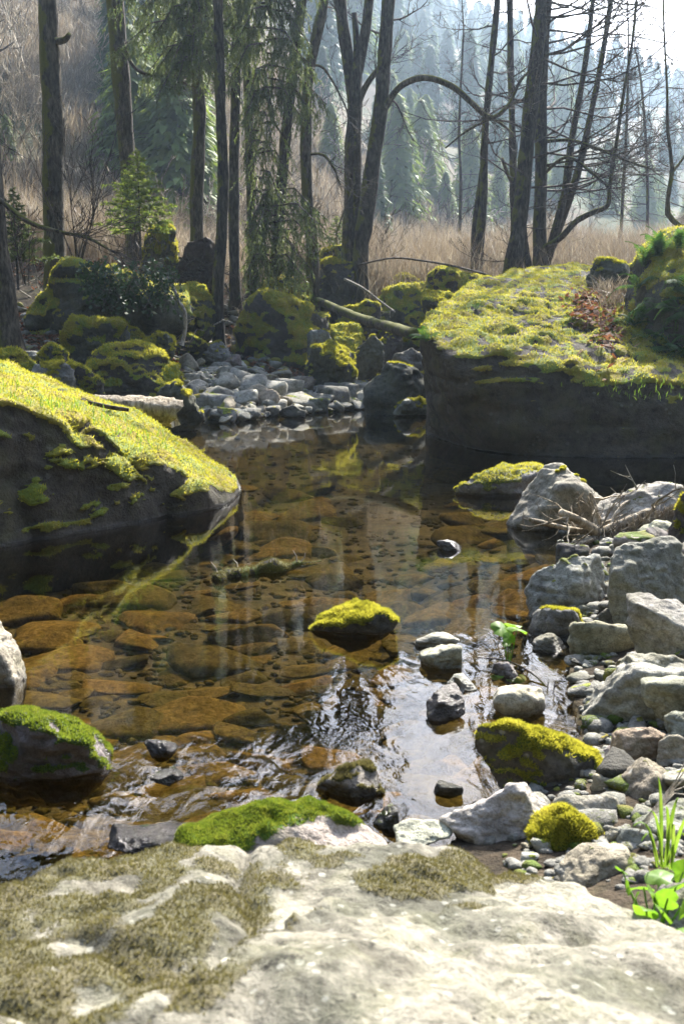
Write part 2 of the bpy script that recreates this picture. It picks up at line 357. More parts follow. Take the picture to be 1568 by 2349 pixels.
def build_terrain():
    az = np.concatenate([np.radians(np.arange(-28, 28.01, .28)), np.radians(np.arange(30, 330, 3.))])
    rad = np.concatenate([np.linspace(.02, 1.2, 12), np.geomspace(1.25, 24, 250), np.geomspace(24.6, 700, 120)])
    A, Q = np.meshgrid(az, rad); x = (np.sin(A) * Q).ravel(); y = (np.cos(A) * Q).ravel(); z = ground(x, y)
    na, nr = len(az), len(rad); i, j = np.meshgrid(np.arange(nr - 1), np.arange(na), indexing='ij')
    f = np.stack([i * na + j, (i + 1) * na + j, (i + 1) * na + (j + 1) % na, i * na + (j + 1) % na], -1).reshape(-1, 4)[:, ::-1]
    me = mesh_np('ground', np.stack([x, y, z], 1), f, M_GROUND)
    d = np.hypot(x, y); sd = pool_sd(x, y)
    azv = np.arctan2(x, y); u = 784 + FPX * np.tan(np.clip(azv, -1.2, 1.2))
    F = np.interp(u, [-600, 0, 500, 800, 1100, 1568, 2600], [24, 27, 32, 42, 62, 90, 110])
    attr(me, 'wooded', sstep(1.0, 1.5, np.abs(np.arctan2(x, y))) * sstep(8, 20, d)); attr(me, 'wild', np.clip(sstep(20.5, 25, d) * .5 + sstep(F, F + 15, d) * .5, 0, 1)); attr(me, 'bed', sstep(.04, -.05, sd))  # wooded: mask of the dark slope added behind the camera
    obj('ground', me, kind='structure')
build_terrain()
# ------------------------------------------------------------------ the water
def build_water():
    ys = np.concatenate([np.arange(.8, 3.6, .02), np.geomspace(3.6, 18.5, 170)]); us = np.linspace(-1.05, 1.35, 330)
    Y, U = np.meshgrid(ys, us, indexing='ij'); X = U * (Y + .6)
    x, y = X.ravel(), Y.ravel(); p = np.stack([x, y * .6, 0 * x], 1)
    def blob(px, py, rx, ry):
        c = W(px, py); return np.exp(-(((x - c[0]) / rx) ** 2 + ((y - c[1]) / ry) ** 2) ** 1.5)
    rif = np.clip(blob(100, 1880, .7, .36) + blob(430, 1880, .42, .28) + .7 * blob(400, 1740, .45, .2), 0, 1)
    med = np.clip(blob(1020, 1780, .55, .5) + .9 * blob(1150, 1540, .6, .6) + .5 * blob(850, 1600, .4, .5), 0, 1)
    z = rif * (fbm(p, .16, 3, 31) * .022 + fbm(p, .5, 2, 33) * .02) + med * fbm(p * (1.4, .8, 1), .10, 2, 35) * .0005
    n1, n2 = len(ys), len(us); i, j = np.meshgrid(np.arange(n1 - 1), np.arange(n2 - 1), indexing='ij')
    f = np.stack([i * n2 + j, i * n2 + j + 1, (i + 1) * n2 + j + 1, (i + 1) * n2 + j], -1).reshape(-1, 4)
    me = mesh_np('stream_water', np.stack([x, y, z], 1), f, M_WATER)
    attr(me, 'ripple', np.clip(.005 + .38 * rif + .012 * med + .004 * sstep(7, 4, y), 0, 1))
    obj('stream_water', me, kind='structure')
build_water()
# ------------------------------------------------------------------ rocks
_ico = {}
def ico(n):
    if n not in _ico:
        bm = bmesh.new(); bmesh.ops.create_icosphere(bm, subdivisions=n, radius=1); 
        _ico[n] = (np.array([v.co[:] for v in bm.verts]), np.array([[v.index for v in f.verts] for f in bm.faces])); bm.free()
    return _ico[n]
def soft_hull(D, N, off, k):
    s = np.clip(D @ N.T / off, 1e-4, None); return np.power(np.power(s, k).sum(1), -1 / k)
def finish_rock(name, v, f, mat_, col, moss=.3, mscale=.25, rough=(.04, .4), crack=.0, thick=.02, wet=0., seed=0, mossfn=None, wetfn=None, fine=None, terr=0., step=None):
    v = np.array(v, float)
    if step: v[:, 2] += .028 * step(v)
    n = normals(v, f)
    amp, sc = rough
    v += n * (amp * fbm(v, sc, 4, seed, .55))[:, None]
    if terr: v += n * (terr * np.abs(fbm(v * (1, 1, 2.6), sc * .8, 2, seed + 9)))[:, None]
    if crack: v -= n * (crack * np.power(1 - np.abs(fbm(v, sc * 1.3, 2, seed + 5)), 9))[:, None]
    if fine: v += n * (fine[0] * fbm(v, fine[1], 3, seed + 3, .6))[:, None]
    n = normals(v, f)
    if mossfn is None: mk = sstep(0, .3, n[:, 2] * .8 + .75 * fbm(v, mscale, 4, seed + 21) + moss * 1.7 - 1.25)
    else: mk = mossfn(v, n)
    if thick: v += n * (mk * thick * (.6 + 1.1 * fbm(v, thick * 4, 3, seed + 13)))[:, None]
    me = mesh_np(name, v, f, mat_); attr(me, 'moss', mk)
    wt = wetfn(v, n) if wetfn else np.clip(sstep(.045, .01, v[:, 2]) * .9 * (v[:, 1] < 18) + wet, 0, 1)
    attr(me, 'wet', wt); me['n'] = 0
    return me, v, f, mk
def shoots(parent, v, f, mk, count, w, h, mat_, seed=0, name='moss', lean=.5):
    r = np.random.default_rng(seed); a, b, c = v[f[:, 0]], v[f[:, 1]], v[f[:, 2]]
    ar = np.cross(b - a, c - a); fn = ar / np.maximum(np.linalg.norm(ar, axis=1, keepdims=True), 1e-12)
    wgt = np.linalg.norm(ar, axis=1) * np.clip(mk[f].mean(1) - .35, 0, 1); wgt *= (v[f].mean(1)[:, 2] > -.02)
    if wgt.sum() <= 0: return
    i = r.choice(len(f), count, p=wgt / wgt.sum()); s, t = r.random(count), r.random(count); q = s + t > 1; s[q] = 1 - s[q]; t[q] = 1 - t[q]
    p = a[i] + (b - a)[i] * s[:, None] + (c - a)[i] * t[:, None]
    d = fn[i] + np.array((0, 0, .6)) + r.normal(0, lean, (count, 3)); d /= np.linalg.norm(d, axis=1, keepdims=True)
    sd = np.cross(d, r.normal(0, 1, (count, 3))); sd /= np.linalg.norm(sd, axis=1, keepdims=True)
    hh = h * r.uniform(.5, 1.4, count)[:, None]; base = p - fn[i] * h * .2
    V = np.stack([base - sd * w * .5, base + sd * w * .5, base + d * hh + sd * w * .1], 1).reshape(-1, 3)
    F = np.arange(count * 3).reshape(-1, 3)
    return obj(name, mesh_np(name, V, F, mat_, False), parent, 'stuff')
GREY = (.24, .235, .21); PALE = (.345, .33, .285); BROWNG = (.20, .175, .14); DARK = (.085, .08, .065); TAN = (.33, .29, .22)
def hull_rock(name, label, pts, col=GREY, sub=6, k=14, mat_=None, moss=.4, tuft=0, tw=.012, th=.03, tmat=None, cat='boulder', seed=1, group=None, **kw):
    pts = np.array(pts, float); bm = bmesh.new()
    c = (pts.max(0) + pts.min(0)) / 2; s = (pts.max(0) - pts.min(0)) / 2; q = (pts - c) / s
    for a in q: bm.verts.new(a)
    r = bmesh.ops.convex_hull(bm, input=bm.verts[:]); bm.normal_update()
    cen = q.mean(0); q0 = Vector(cen); N, O = [], []
    for fc in bm.faces:
        nn = fc.normal.copy(); o = nn.dot(fc.verts[0].co - q0)
        if o < 0: nn, o = -nn, -o
        if fc.calc_area() > 1e-6: N.append(nn[:]); O.append(max(o, .02))
    bm.free(); D, f = ico(sub); rr = soft_hull(D, np.array(N), np.array(O), k)
    rr *= 1.06
    v = c + s * (cen + D * rr[:, None])
    me, v, f, mk = finish_rock(name, v, f, mat_ or M_ROCK, col, moss, seed=seed, **kw)
    o = obj(name, me); o.color = (*col, 1); tag(o, label, cat, group)
    if tuft: shoots(o, v, f, mk, tuft, tw, th, tmat or M_MOSS, seed)
    return o, v, f, mk
def unit_rock(sub, seed, k=12, npl=11, round_=.0):
    r = np.random.default_rng(seed); N = r.normal(0, 1, (npl, 3)); N /= np.linalg.norm(N, axis=1, keepdims=True)
    N = np.vstack([N, [[0, 0, 1], [0, 0, -1], [1, 0, 0], [-1, 0, 0], [0, 1, 0], [0, -1, 0]]]); off = np.concatenate([r.uniform(.50, .88, npl), np.full(6, 1.)]); k = k * 1.75
    D, f = ico(sub); rr = soft_hull(D, N, off, k); rr = rr * (1 - round_) + round_ * .85; v = D * rr[:, None]
    v = (v - (v.max(0) + v.min(0)) / 2) / ((v.max(0) - v.min(0)) / 2)
    return v, f
def brock(box, label, zb=None, dk=.75, seed=0, sub=4, col=GREY, moss=.3, sink=.35, tuft=0, tw=.01, th=.02, tmat=None, name='stone', cat='stone', group=None, mat_=None, k=12, dist=None, lean=0, peak=None, rnd=0., **kw):
    x0, y0, x1, y1 = box; cx = (x0 + x1) / 2
    if dist is not None: b = P(cx, y1, dist)
    elif zb is not None: b = W(cx, y1, zb)
    else: b = G(cx, y1)
    sl = np.linalg.norm(b - (0, 0, CAM_H)); w = (x1 - x0) / FPX * sl * .5; dp = w * dk
    cyy = b[1] + dp * .93; top = P(cx, y0, cyy)[2]; hgt = max(top - b[2], w * .12)
    zc = b[2] + hgt * (.5 - sink) ; hh = top - zc if top - zc > w * .1 else w * .1
    v, f = unit_rock(sub, seed * 7 + 3, k, round_=rnd)
    if peak is not None:                             # lift the top to one side
        v[:, 2] = v[:, 2] * (1 - .45 * np.abs(v[:, 0] - peak) * (v[:, 2] > 0))
    v = v * (w, dp, hh) * 1.04 + (P(cx, (y0 + y1) / 2, cyy)[0], cyy, zc)
    if lean: v[:, 0] += (v[:, 2] - zc) * lean
    sc = w * 2
    kw.setdefault('rough', (sc * .06, sc * .36)); kw.setdefault('terr', sc * .05); kw.setdefault('crack', sc * .012); kw.setdefault('thick', min(.03, sc * .035)); kw.setdefault('mscale', sc * .22); kw.setdefault('fine', (sc * .016, sc * .08))
    me, v, f, mk = finish_rock(name, v, f, mat_ or M_ROCK, col, moss, seed=seed, **kw)
    o = obj(name, me); o.color = (*[c * random.uniform(.9, 1.1) for c in col], 1); tag(o, label, cat, group)
    if tuft: shoots(o, v, f, mk, tuft, tw, th, tmat or M_MOSS, seed)
    return o, v, f, mk
# left slab boulder
def pz(px, py, d): return P(px, py, d)
L1 = [W(543, 1128), W(500, 1155), W(400, 1166), W(200, 1190), W(0, 1245), W(-250, 1300), W(540, 1112), W(420, 1040)]
L1 = [p - (0, 0, .35) for p in L1]
L1 += [pz(-260, 900, 5.6), pz(0, 905, 5.85), pz(130, 938, 6.2), pz(230, 985, 6.5), pz(330, 1035, 6.75), pz(410, 1100, 6.85), pz(500, 1136, 7.0),
       pz(-250, 800, 7.4), pz(0, 838, 7.9), pz(130, 898, 8.0), pz(210, 930, 8.0), pz(330, 970, 8.1), pz(400, 1025, 8.0), pz(480, 1078, 7.8), W(541, 1118) + (0, 0, .05),
       pz(-250, 1000, 8.4), pz(200, 1010, 8.8), pz(400, 1040, 8.6)]
def m_left(v, n):
    a = fbm(v, .35, 4, 61); return sstep(.0, .25, (n[:, 2] - .42) * 1.6 + a * 1.1 + .10 + .5 * fbm(v, .12, 3, 66)) * sstep(.02, .10, v[:, 2] + .04 * a)
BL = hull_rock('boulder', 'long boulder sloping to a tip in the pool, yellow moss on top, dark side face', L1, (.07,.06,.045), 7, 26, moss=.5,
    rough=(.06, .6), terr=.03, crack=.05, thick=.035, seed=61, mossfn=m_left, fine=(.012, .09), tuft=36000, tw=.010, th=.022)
# right big mossy boulder
R1 = [W(990, 985), W(1050, 1008), W(1150, 1030), W(1350, 1048), W(1600, 1052), W(2000, 1052)]
R1 = [p - (0, 0, .3) for p in R1]
R1 += [pz(978, 760, 10.9), pz(1000, 798, 10.4), pz(1045, 845, 10.2), pz(1110, 874, 10.15), pz(1250, 893, 10.1), pz(1390, 905, 10.1), pz(1568, 930, 10.1), pz(2000, 930, 10.1),
       pz(985, 738, 11.6), pz(1040, 683, 13.6), pz(1110, 652, 15.0), pz(1200, 620, 16.2), pz(1300, 612, 16.6), pz(1360, 606, 16.8), pz(1600, 620, 16.5), pz(2000, 640, 16.5),
       pz(985, 900, 11.8), pz(1100, 860, 16.8), pz(1600, 860, 17.2), pz(2000, 860, 17.2)]
def m_right(v, n):
    a = fbm(v * (1, .7, 1), .08, 3, 71); b = fbm(v, .9, 2, 72)
    return np.clip(sstep(-.02, .16, a * .85 + b * .3 + .27) * sstep(.42, .62, n[:, 2] + .15 * b) + .35 * sstep(.1, .4, fbm(v, .3, 3, 75)) * (n[:, 2] <= .6), 0, 1)
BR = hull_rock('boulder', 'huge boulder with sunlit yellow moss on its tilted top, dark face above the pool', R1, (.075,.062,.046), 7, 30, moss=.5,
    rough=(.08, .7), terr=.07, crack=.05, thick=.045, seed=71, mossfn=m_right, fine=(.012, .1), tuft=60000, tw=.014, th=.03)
# fern boulder upper right
R2 = [pz(1425, 760, 12.2), pz(1440, 655, 12.6), pz(1468, 590, 12.5), pz(1505, 545, 12.4), pz(1580, 520, 12.4), pz(1900, 480, 12.4), pz(1470, 860, 11.2), pz(1600, 880, 10.9), pz(1900, 880, 10.9),
      pz(1540, 640, 11.6), pz(1700, 620, 11.4), pz(1900, 620, 11.4), pz(1450, 620, 14.3), pz(1560, 540, 14.5), pz(1900, 500, 14.5), pz(1430, 780, 14.5), pz(1900, 800, 14.5)]
BF = hull_rock('boulder', 'dark fern-grown boulder standing on the right end of the huge mossy boulder', R2, DARK, 6, 16, moss=.62, rough=(.10, .6), crack=.05, thick=.05, seed=81, fine=(.02, .1), tuft=14000, tw=.014, th=.035)
# foreground boulder
F1 = [np.array(a) for a in [(-1.2, .05, .40), (1.2, .05, .40), (-1.3, .05, -.3), (1.0, .05, -.3)]]
F1 += [W(-200, 2040, .36), W(0, 2010, .35), W(200, 1985, .34), W(400, 1992, .33), W(600, 1980, .33), W(800, 1948, .34), W(900, 1935, .34), W(1020, 1945, .33), W(1150, 1945, .32), W(1290, 1980, .30), W(1400, 2060, .27), W(1450, 2120, .26),
       W(1650, 2250, .34), W(-300, 2400, .46), W(300, 2400, .47), W(800, 2400, .47), W(1300, 2400, .46), W(1900, 2500, .40)]
F1 += [W(-300, 2040, .30) - (0, 0, .5), W(500, 2000, .25) - (0, 0, .5), W(1200, 1960, .2) - (0, 0, .45), W(1500, 2200, .2) - (0, 0, .45)]
def ledge(v):
    X, Y = proj(v); L_ = np.interp(X, [-300, 0, 420, 640, 760, 900, 1100, 1440, 1568, 2000], [3200, 2800, 2350, 2185, 2070, 2092, 2105, 2135, 2190, 2400])
    return sstep(-16, 16, Y - L_ + 34 * fbm(v, .10, 4, 94))
def m_fore2(v, n):
    X, Y = proj(v); s_ = ledge(v); a = fbm(v, .10, 4, 91)
    left = (1 - s_) * sstep(860, 560, X + a * 380) * (.30 + .70 * sstep(-.22, .2, fbm(v, .07, 4, 93)))
    c1 = sstep(1.15, .7, np.hypot((X - 980) / 170, (Y - 2020) / 62) + a * .8); c2 = sstep(1.15, .7, np.hypot((X - 1180) / 60, (Y - 1990) / 45) + a * .8)
    return np.clip(left + c1 + c2 + .25 * s_ * sstep(.1, .4, fbm(v, .16, 3, 98)), 0, 1)
def m_fore(v, n):
    # dry moss over the left half, a cushion near the far rim, bare pale rock to the right
    u = 784 + FPX * v[:, 0] / v[:, 1].clip(.2); a = fbm(v, .12, 4, 91); dd = v[:, 1]
    c = W(0, 2150, .36)
    q = (v[:, 0] - (.02 + (dd - 1.0) * .6))
    left = sstep(.10, -.12, q + a * .13)
    c2 = W(1010, 2030, .33); cush = sstep(1.1, .75, np.hypot((v[:, 0] - c2[0]) / .17, (dd - c2[1]) / .075) + a * .5)
    c3 = W(760, 2010, .33); cush2 = sstep(1.1, .8, np.hypot((v[:, 0] - c3[0]) / .12, (dd - c3[1]) / .05) + a * .6)
    return np.clip(left * (.45 + .45 * sstep(-.25, .2, fbm(v, .05, 3, 93)) ) + cush + cush2, 0, 1)
BN = hull_rock('boulder', 'broad pale boulder filling the bottom of the picture, dry moss on its left half', F1, (.235, .225, .19), 7, 22, mat_=M_NEAR, moss=.3,
    rough=(.040, .26), crack=.030, terr=.03, thick=.009, seed=91, mossfn=m_fore2, step=ledge, fine=(.010, .035), tuft=90000, tw=.0028, th=.006, tmat=M_MOSSD)
# ------------------------------------------------------------------ mid-ground boulders
def mossy(box, label, seed, **kw):
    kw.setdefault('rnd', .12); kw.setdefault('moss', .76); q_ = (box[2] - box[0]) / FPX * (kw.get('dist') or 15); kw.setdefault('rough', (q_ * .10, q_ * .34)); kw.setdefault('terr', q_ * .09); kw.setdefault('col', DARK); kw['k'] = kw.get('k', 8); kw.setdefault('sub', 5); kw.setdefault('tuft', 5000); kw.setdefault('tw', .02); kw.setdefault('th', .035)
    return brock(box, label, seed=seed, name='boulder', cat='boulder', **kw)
mossy((540, 682, 752, 862), 'rounded mossy boulder at the back edge of the pebble bank, largest in the centre', 11, dist=18.2, dk=.9, sub=6, tuft=12000, terr=.1)
mossy((38, 622, 412, 792), 'long dark mossy boulder hung with ivy, on the left bank', 12, dist=16.8, dk=.6, sub=6, moss=.72, tuft=10000, sink=.2)
mossy((325, 524, 404, 645), 'upright block-shaped mossy boulder between the trees, under the young spruce', 13, dist=19.5, dk=.9, sink=.15)
mossy((197, 795, 428, 915), 'flat-topped dark boulder with a lit moss rim behind the bleached log', 14, dist=14.2, dk=.6, sub=6, k=14, moss=.62, tuft=7000)
mossy((345, 882, 462, 968), 'dark craggy rock at the water edge behind the end of the log', 15, dist=12.6, moss=.4, tuft=2000)
mossy((155, 738, 292, 835), 'humped mossy rock behind the flat-topped dark boulder', 16, dist=15.6)
mossy((250, 753, 338, 800), 'low mossy rock just right of the humped mossy rock', 17, dist=16.0, tuft=2500)
mossy((330, 764, 398, 812), 'small round mossy rock above the flat-topped boulder', 18, dist=15.6, tuft=2000)
mossy((82, 833, 165, 902), 'grey-faced rock with mossy top above the left slab', 19, dist=12.8, moss=.4, col=GREY, tuft=2000)
mossy((160, 838, 238, 902), 'mossy block wedged beside the flat-topped dark boulder', 20, dist=13.2, tuft=2500)
mossy((-20, 798, 82, 856), 'mossy rock at the left picture edge above the slab boulder', 21, dist=13.4, tuft=2500)
mossy((88, 793, 152, 840), 'small mossy rock left of the humped mossy rock', 22, dist=14.6, tuft=2000)
mossy((-15, 748, 32, 784), 'little mossy rock below the leaf-strewn bank at the left edge', 23, dist=16, tuft=1500)
mossy((400, 652, 490, 765), 'mossy rock under the root plate left of the centre trunks', 24, dist=18.6, tuft=3500, dk=.7)
mossy((408, 770, 478, 812), 'low mossy stone beside the foot of the white dead branch', 25, dist=17.6, tuft=1500)
mossy((470, 788, 530, 826), 'low grey-green stone at the top of the pebble bank', 26, dist=17.6, moss=.35, tuft=800, col=GREY)
mossy((512, 815, 556, 856), 'squat grey stone left of the large centre boulder', 27, dist=17.4, moss=.2, tuft=0, col=BROWNG)
mossy((705, 762, 762, 850), 'upright split rock leaning on the right side of the centre boulder', 28, dist=17.9, moss=.35, tuft=800, col=GREY, dk=.6)
mossy((704, 792, 816, 872), 'bright mossy dome-shaped rock right of the centre boulder', 29, dist=17.0, moss=.7)
mossy((738, 748, 832, 806), 'mossy slab above the dome-shaped rock', 30, dist=18.8, tuft=2500, dk=1.2)
mossy((770, 698, 866, 782), 'mossy rock under the fallen log right of the centre boulder', 31, dist=19.8, tuft=3500)
mossy((858, 658, 972, 745), 'stepped mossy boulder above the fallen log', 32, dist=20.3, tuft=4000, terr=.1)
mossy((815, 775, 880, 830), 'dark pointed rock in the stream gap', 33, dist=18.0, moss=.3, tuft=500)
mossy((868, 765, 922, 812), 'small dark rock just below the fallen log', 34, dist=18.6, moss=.45, tuft=800)
mossy((842, 838, 976, 925), 'layered dark slab rock with lit edge beside the huge boulder', 35, dist=15.4, moss=.3, dk=.7, tuft=1200, k=24)
mossy((895, 800, 985, 852), 'square brown block tucked behind the layered slab rock', 36, dist=16.6, moss=.15, col=BROWNG, tuft=0, k=30)
mossy((908, 918, 985, 948), 'low wet rock with a mossy cap at the foot of the huge boulder', 37, dist=15.0, moss=.45, col=PALE, tuft=1200, wet=.5)
mossy((696, 598, 806, 700), 'slanting mossy slab among the trunks behind the spruce sprays', 38, dist=21.3, moss=.55, tuft=3000, lean=.4)
mossy((738, 570, 815, 655), 'dark mossy rock at the foot of the twin trunks', 39, dist=22.0, tuft=2500)
mossy((985, 618, 1100, 672), 'flat mossy boulder left of the huge boulder crest, by the bare trees', 40, dist=20.5, tuft=3500)
mossy((965, 668, 1055, 730), 'mossy rock half hidden behind the crest of the huge boulder', 41, dist=18.6, tuft=2500)
mossy((890, 632, 975, 672), 'low mossy rock at the edge of the dry meadow', 42, dist=22, tuft=2000)
mossy((1355, 598, 1445, 650), 'small rock on top of the huge boulder beside the fern boulder', 43, dist=13.9, moss=.5, tuft=1500, sub=4)
mossy((600, 640, 700, 700), 'low dark rock under the lowest spruce sprays', 44, dist=20.0, tuft=1500)
mossy((1065, 640, 1165, 680), 'mossy hummock by the foot of the double-stemmed alder', 45, dist=21.0, tuft=2000)
# ------------------------------------------------------------------ stones in the water and on the right bank
CUT = W(700, 1935, .08)
def m_cush(v, n):                                   # the cushion covers the rock left of a slanting edge
    a = fbm(v, .06, 3, 97); return sstep(.03, -.03, (v[:, 0] - CUT[0]) * .55 - (v[:, 1] - CUT[1]) * 1.1 + a * .05) * sstep(-.1, .1, n[:, 2] + .3)
def st(box, label, seed, **kw):
    kw.setdefault('mat_', M_SHORE); kw.setdefault('sub', 5); kw.setdefault('col', PALE); kw.setdefault('moss', .12)
    return brock(box, label, seed=seed, **kw)
st((1052, 1080, 1242, 1138), 'low wet stone with a moss cap in front of the huge boulder', 51, zb=0, moss=.55, tuft=5000, tw=.008, th=.015, wet=.35, dk=.6, col=GREY)
st((1165, 1058, 1378, 1218), 'pointed grey rock rising from the water edge, tallest on the right bank', 52, zb=0, col=TAN, moss=.25, dk=.7, k=9, sub=6, peak=.25, tuft=3000, tw=.008, th=.015)
st((1368, 1112, 1545, 1225), 'broad rock behind the driftwood root with a sunlit top', 53, zb=.08, col=PALE, moss=.25, dk=.8, sub=6)
st((1538, 1085, 1640, 1290), 'tall dark mossy rock at the right edge beside the driftwood', 54, zb=.1, col=DARK, moss=.6, tuft=3000, tw=.008, th=.018)
st((1212, 1278, 1408, 1420), 'grey angular rock with a mossy left foot at the water edge', 55, zb=0, col=GREY, moss=.28, sub=6, k=18, dk=.75)
st((1393, 1248, 1560, 1432), 'upright speckled grey rock right of the angular rock', 56, zb=.08, col=GREY, moss=.08, sub=6, dk=.6)
st((1535, 1255, 1620, 1350), 'grey rock at the right edge above the cream rock', 57, zb=.16, col=GREY)
st((1448, 1378, 1660, 1520), 'cream-coloured rock with a flat sunlit top at the right edge', 58, zb=.12, col=PALE, sub=6, dk=.8)
st((1218, 1392, 1332, 1468), 'small wet rock with green moss cap at the shore', 59, zb=0, col=GREY, moss=.5, wet=.3, tuft=3000, tw=.006, th=.012)
st((1308, 1422, 1474, 1512), 'smooth brown-grey stone lying beside the moss-capped shore rock', 60, zb=.02, col=TAN, dk=.6, sub=5, k=8, rnd=.3)
st((1222, 1458, 1302, 1494), 'flat dark-sided stone lying in the shallows by the shore', 61, zb=0, col=GREY, k=8)
st((1333, 1520, 1620, 1690), 'largest pale rock of the right bank, humped and sunlit', 62, zb=.02, col=PALE, sub=6, dk=.7, moss=.15, k=10)
st((1484, 1555, 1660, 1632), 'dark-sided stone resting on the largest pale rock', 63, zb=.16, col=TAN, dk=.6, k=8, rnd=.3)
st((1440, 1498, 1580, 1560), 'pale rounded stone above the largest pale rock', 64, zb=.15, col=PALE, k=8)
st((1540, 1630, 1640, 1690), 'grey stone at the right edge below the dark-sided stone', 65, zb=.18, col=GREY)
st((1408, 1672, 1548, 1760), 'oblong tan stone below the largest pale rock', 66, zb=.08, col=TAN, dk=.6, k=9, rnd=.2)
st((1506, 1688, 1640, 1760), 'rough flat stone right of the oblong tan stone', 67, zb=.12, col=PALE)
st((1374, 1702, 1452, 1768), 'small round stone at the water edge under the thin twig', 68, zb=.03, col=GREY, rnd=.4)
st((1424, 1755, 1572, 1860), 'smooth brownish stone above the grass tuft', 69, zb=.08, col=BROWNG, rnd=.3, k=8)
st((1362, 1778, 1450, 1850), 'light tilted stone right of the mossy oblong rock', 70, zb=.05, col=TAN)
st((1138, 1660, 1400, 1842), 'dark oblong rock covered in green moss slanting into the water', 71, zb=0, col=DARK, moss=.62, dk=.55, sub=6, tuft=16000, tw=.004, th=.009, lean=-.5, tmat=M_MOSS, k=8, rnd=.25)
st((1022, 1788, 1278, 1965), 'smooth triangular pale rock behind the broad foreground boulder', 72, zb=.02, col=(.44, .41, .34), moss=.05, k=8, sub=6, dk=.6, peak=.45)
st((1272, 1832, 1418, 1915), 'flat pale stone streaked with twig shadows', 73, zb=.08, col=PALE, k=9)
st((1224, 1862, 1386, 1985), 'round rock wearing a thick cap of green-brown moss cushions', 74, zb=.05, col=DARK, moss=.75, dk=.8, rnd=.4, tuft=14000, tw=.004, th=.010)
st((1376, 1892, 1444, 1965), 'small pale stone right of the moss-capped round rock', 75, zb=.08, col=PALE)
st((1424, 1902, 1524, 2000), 'oblong grey stone tilted beside the grass tuft', 76, zb=.08, col=GREY, k=9, rnd=.2)
st((1462, 1852, 1600, 1935), 'grey stone at the right edge behind the grass blades', 77, zb=.13, col=GREY)
st((1290, 1960, 1430, 2060), 'tan stone pressed against the far corner of the foreground boulder', 78, zb=.10, col=TAN, k=9)
st((1500, 2040, 1660, 2190), 'dark stone behind the heart-leaved plant at the right edge', 79, zb=.20, col=GREY)
st((716, 1392, 906, 1466), 'oval moss-topped stone standing alone in mid pool', 80, zb=0, col=DARK, moss=.66, dk=.75, sub=6, tuft=14000, tw=.006, th=.014, tmat=M_MOSS, rnd=.2)
st((948, 1450, 1048, 1484), 'white flat-topped stone, upper of the two right of mid pool', 81, zb=0, col=(.44, .42, .37), k=10)
st((964, 1478, 1054, 1532), 'white flat-topped stone, lower of the two right of mid pool', 82, zb=0, col=(.44, .42, .37), k=10)
st((1028, 1553, 1098, 1584), 'flat stone barely above the water, next to the hanging white leaf', 83, zb=0, col=PALE)
st((1134, 1574, 1244, 1648), 'pale domed stone alone in the reflecting shallows', 84, zb=0, col=(.5, .48, .4), rnd=.3, k=10)
st((1128, 1520, 1184, 1552), 'small stone at the foot of the pale-leaved water plant', 85, zb=0, col=PALE)
st((726, 1745, 874, 1826), 'wet dark stone with grey-green moss in the riffle', 86, zb=0, col=GREY, moss=.5, dk=.6, tuft=7000, tw=.004, th=.009, peak=-.4, wet=.3, tmat=M_MOSSD)
st((858, 1854, 916, 1900), 'small dark wet knob of rock just beyond the foreground moss', 87, zb=0, col=DARK, moss=.4, wet=.6)
st((1084, 1828, 1132, 1858), 'tiny wet rock beside the triangular pale rock', 88, zb=0, col=GREY, wet=.6)
st((-60, 1632, 244, 1812), 'green moss-topped wet rock in the fast water at the left', 89, zb=0, col=GREY, moss=.68, dk=.75, sub=6, tuft=22000, tw=.004, th=.009, tmat=M_MOSSG, mat_=M_GREEN, wet=.55, rnd=.2, k=9)
st((-120, 1420, 48, 1575), 'pale pitted rock cut off by the left picture edge', 90, zb=0, col=PALE, sub=6)
st((335, 1700, 405, 1735), 'dark stone parting the fast water at lower left', 91, zb=0, col=DARK, wet=.9)
st((350, 1772, 418, 1796), 'wet stone glittering in the riffle below the dark stone', 92, zb=0, col=DARK, wet=.9, moss=.2)
st((255, 1915, 445, 1962), 'glittering wet stone with dead leaves caught on it, near the foreground boulder', 93, zb=0, col=DARK, wet=.9, moss=.3, dk=.5)
st((980, 1578, 1062, 1650), 'wet patch of pebbly rock breaking the surface in the sky reflection', 94, zb=0, col=GREY, wet=.8, dk=1.0, sink=.1)
st((1002, 1242, 1058, 1264), 'tiny wet rock tip showing in the upper pool', 95, zb=0, col=GREY, wet=.8)
st((996, 1796, 1056, 1826), 'small glittering wet rock left of the triangular rock', 96, zb=0, col=GREY, wet=.9)
st((440, 1850, 875, 2030), 'rock behind the foreground boulder with a vivid green moss cushion', 97, zb=.02, col=PALE, dk=.5, sub=6, tuft=60000, tw=.0022, th=.007, tmat=M_MOSSG, mat_=M_GREEN, k=5, rnd=.35, peak=-.1, rough=(.012, .2), terr=0., thick=.018, mossfn=m_cush)
st((912, 1900, 1028, 1950), 'small white stone between the green cushion and the triangular rock', 98, zb=.03, col=(.44, .42, .37))
for i, (bx, lb, zz, c, mo) in enumerate([((1400, 1228, 1494, 1290), 'light mossy stone under the driftwood root', .08, PALE, .5), ((1488, 1212, 1550, 1258), 'small grey stone right of the light mossy stone', .12, GREY, .1),
    ((1278, 1250, 1352, 1298), 'dark low stone under the driftwood tips', .03, DARK, .3), ((1330, 1290, 1400, 1330), 'small mossy stone under the short stick', .08, GREY, .5),
    ((1360, 1395, 1450, 1440), 'dark stone at the foot of the single green plant', .06, DARK, .1), ((1470, 1195, 1560, 1225), 'pale stone beyond the driftwood stump', .13, PALE, .1)]):
    st(bx, lb, 101 + i, zb=zz, col=c, moss=mo, sub=4)
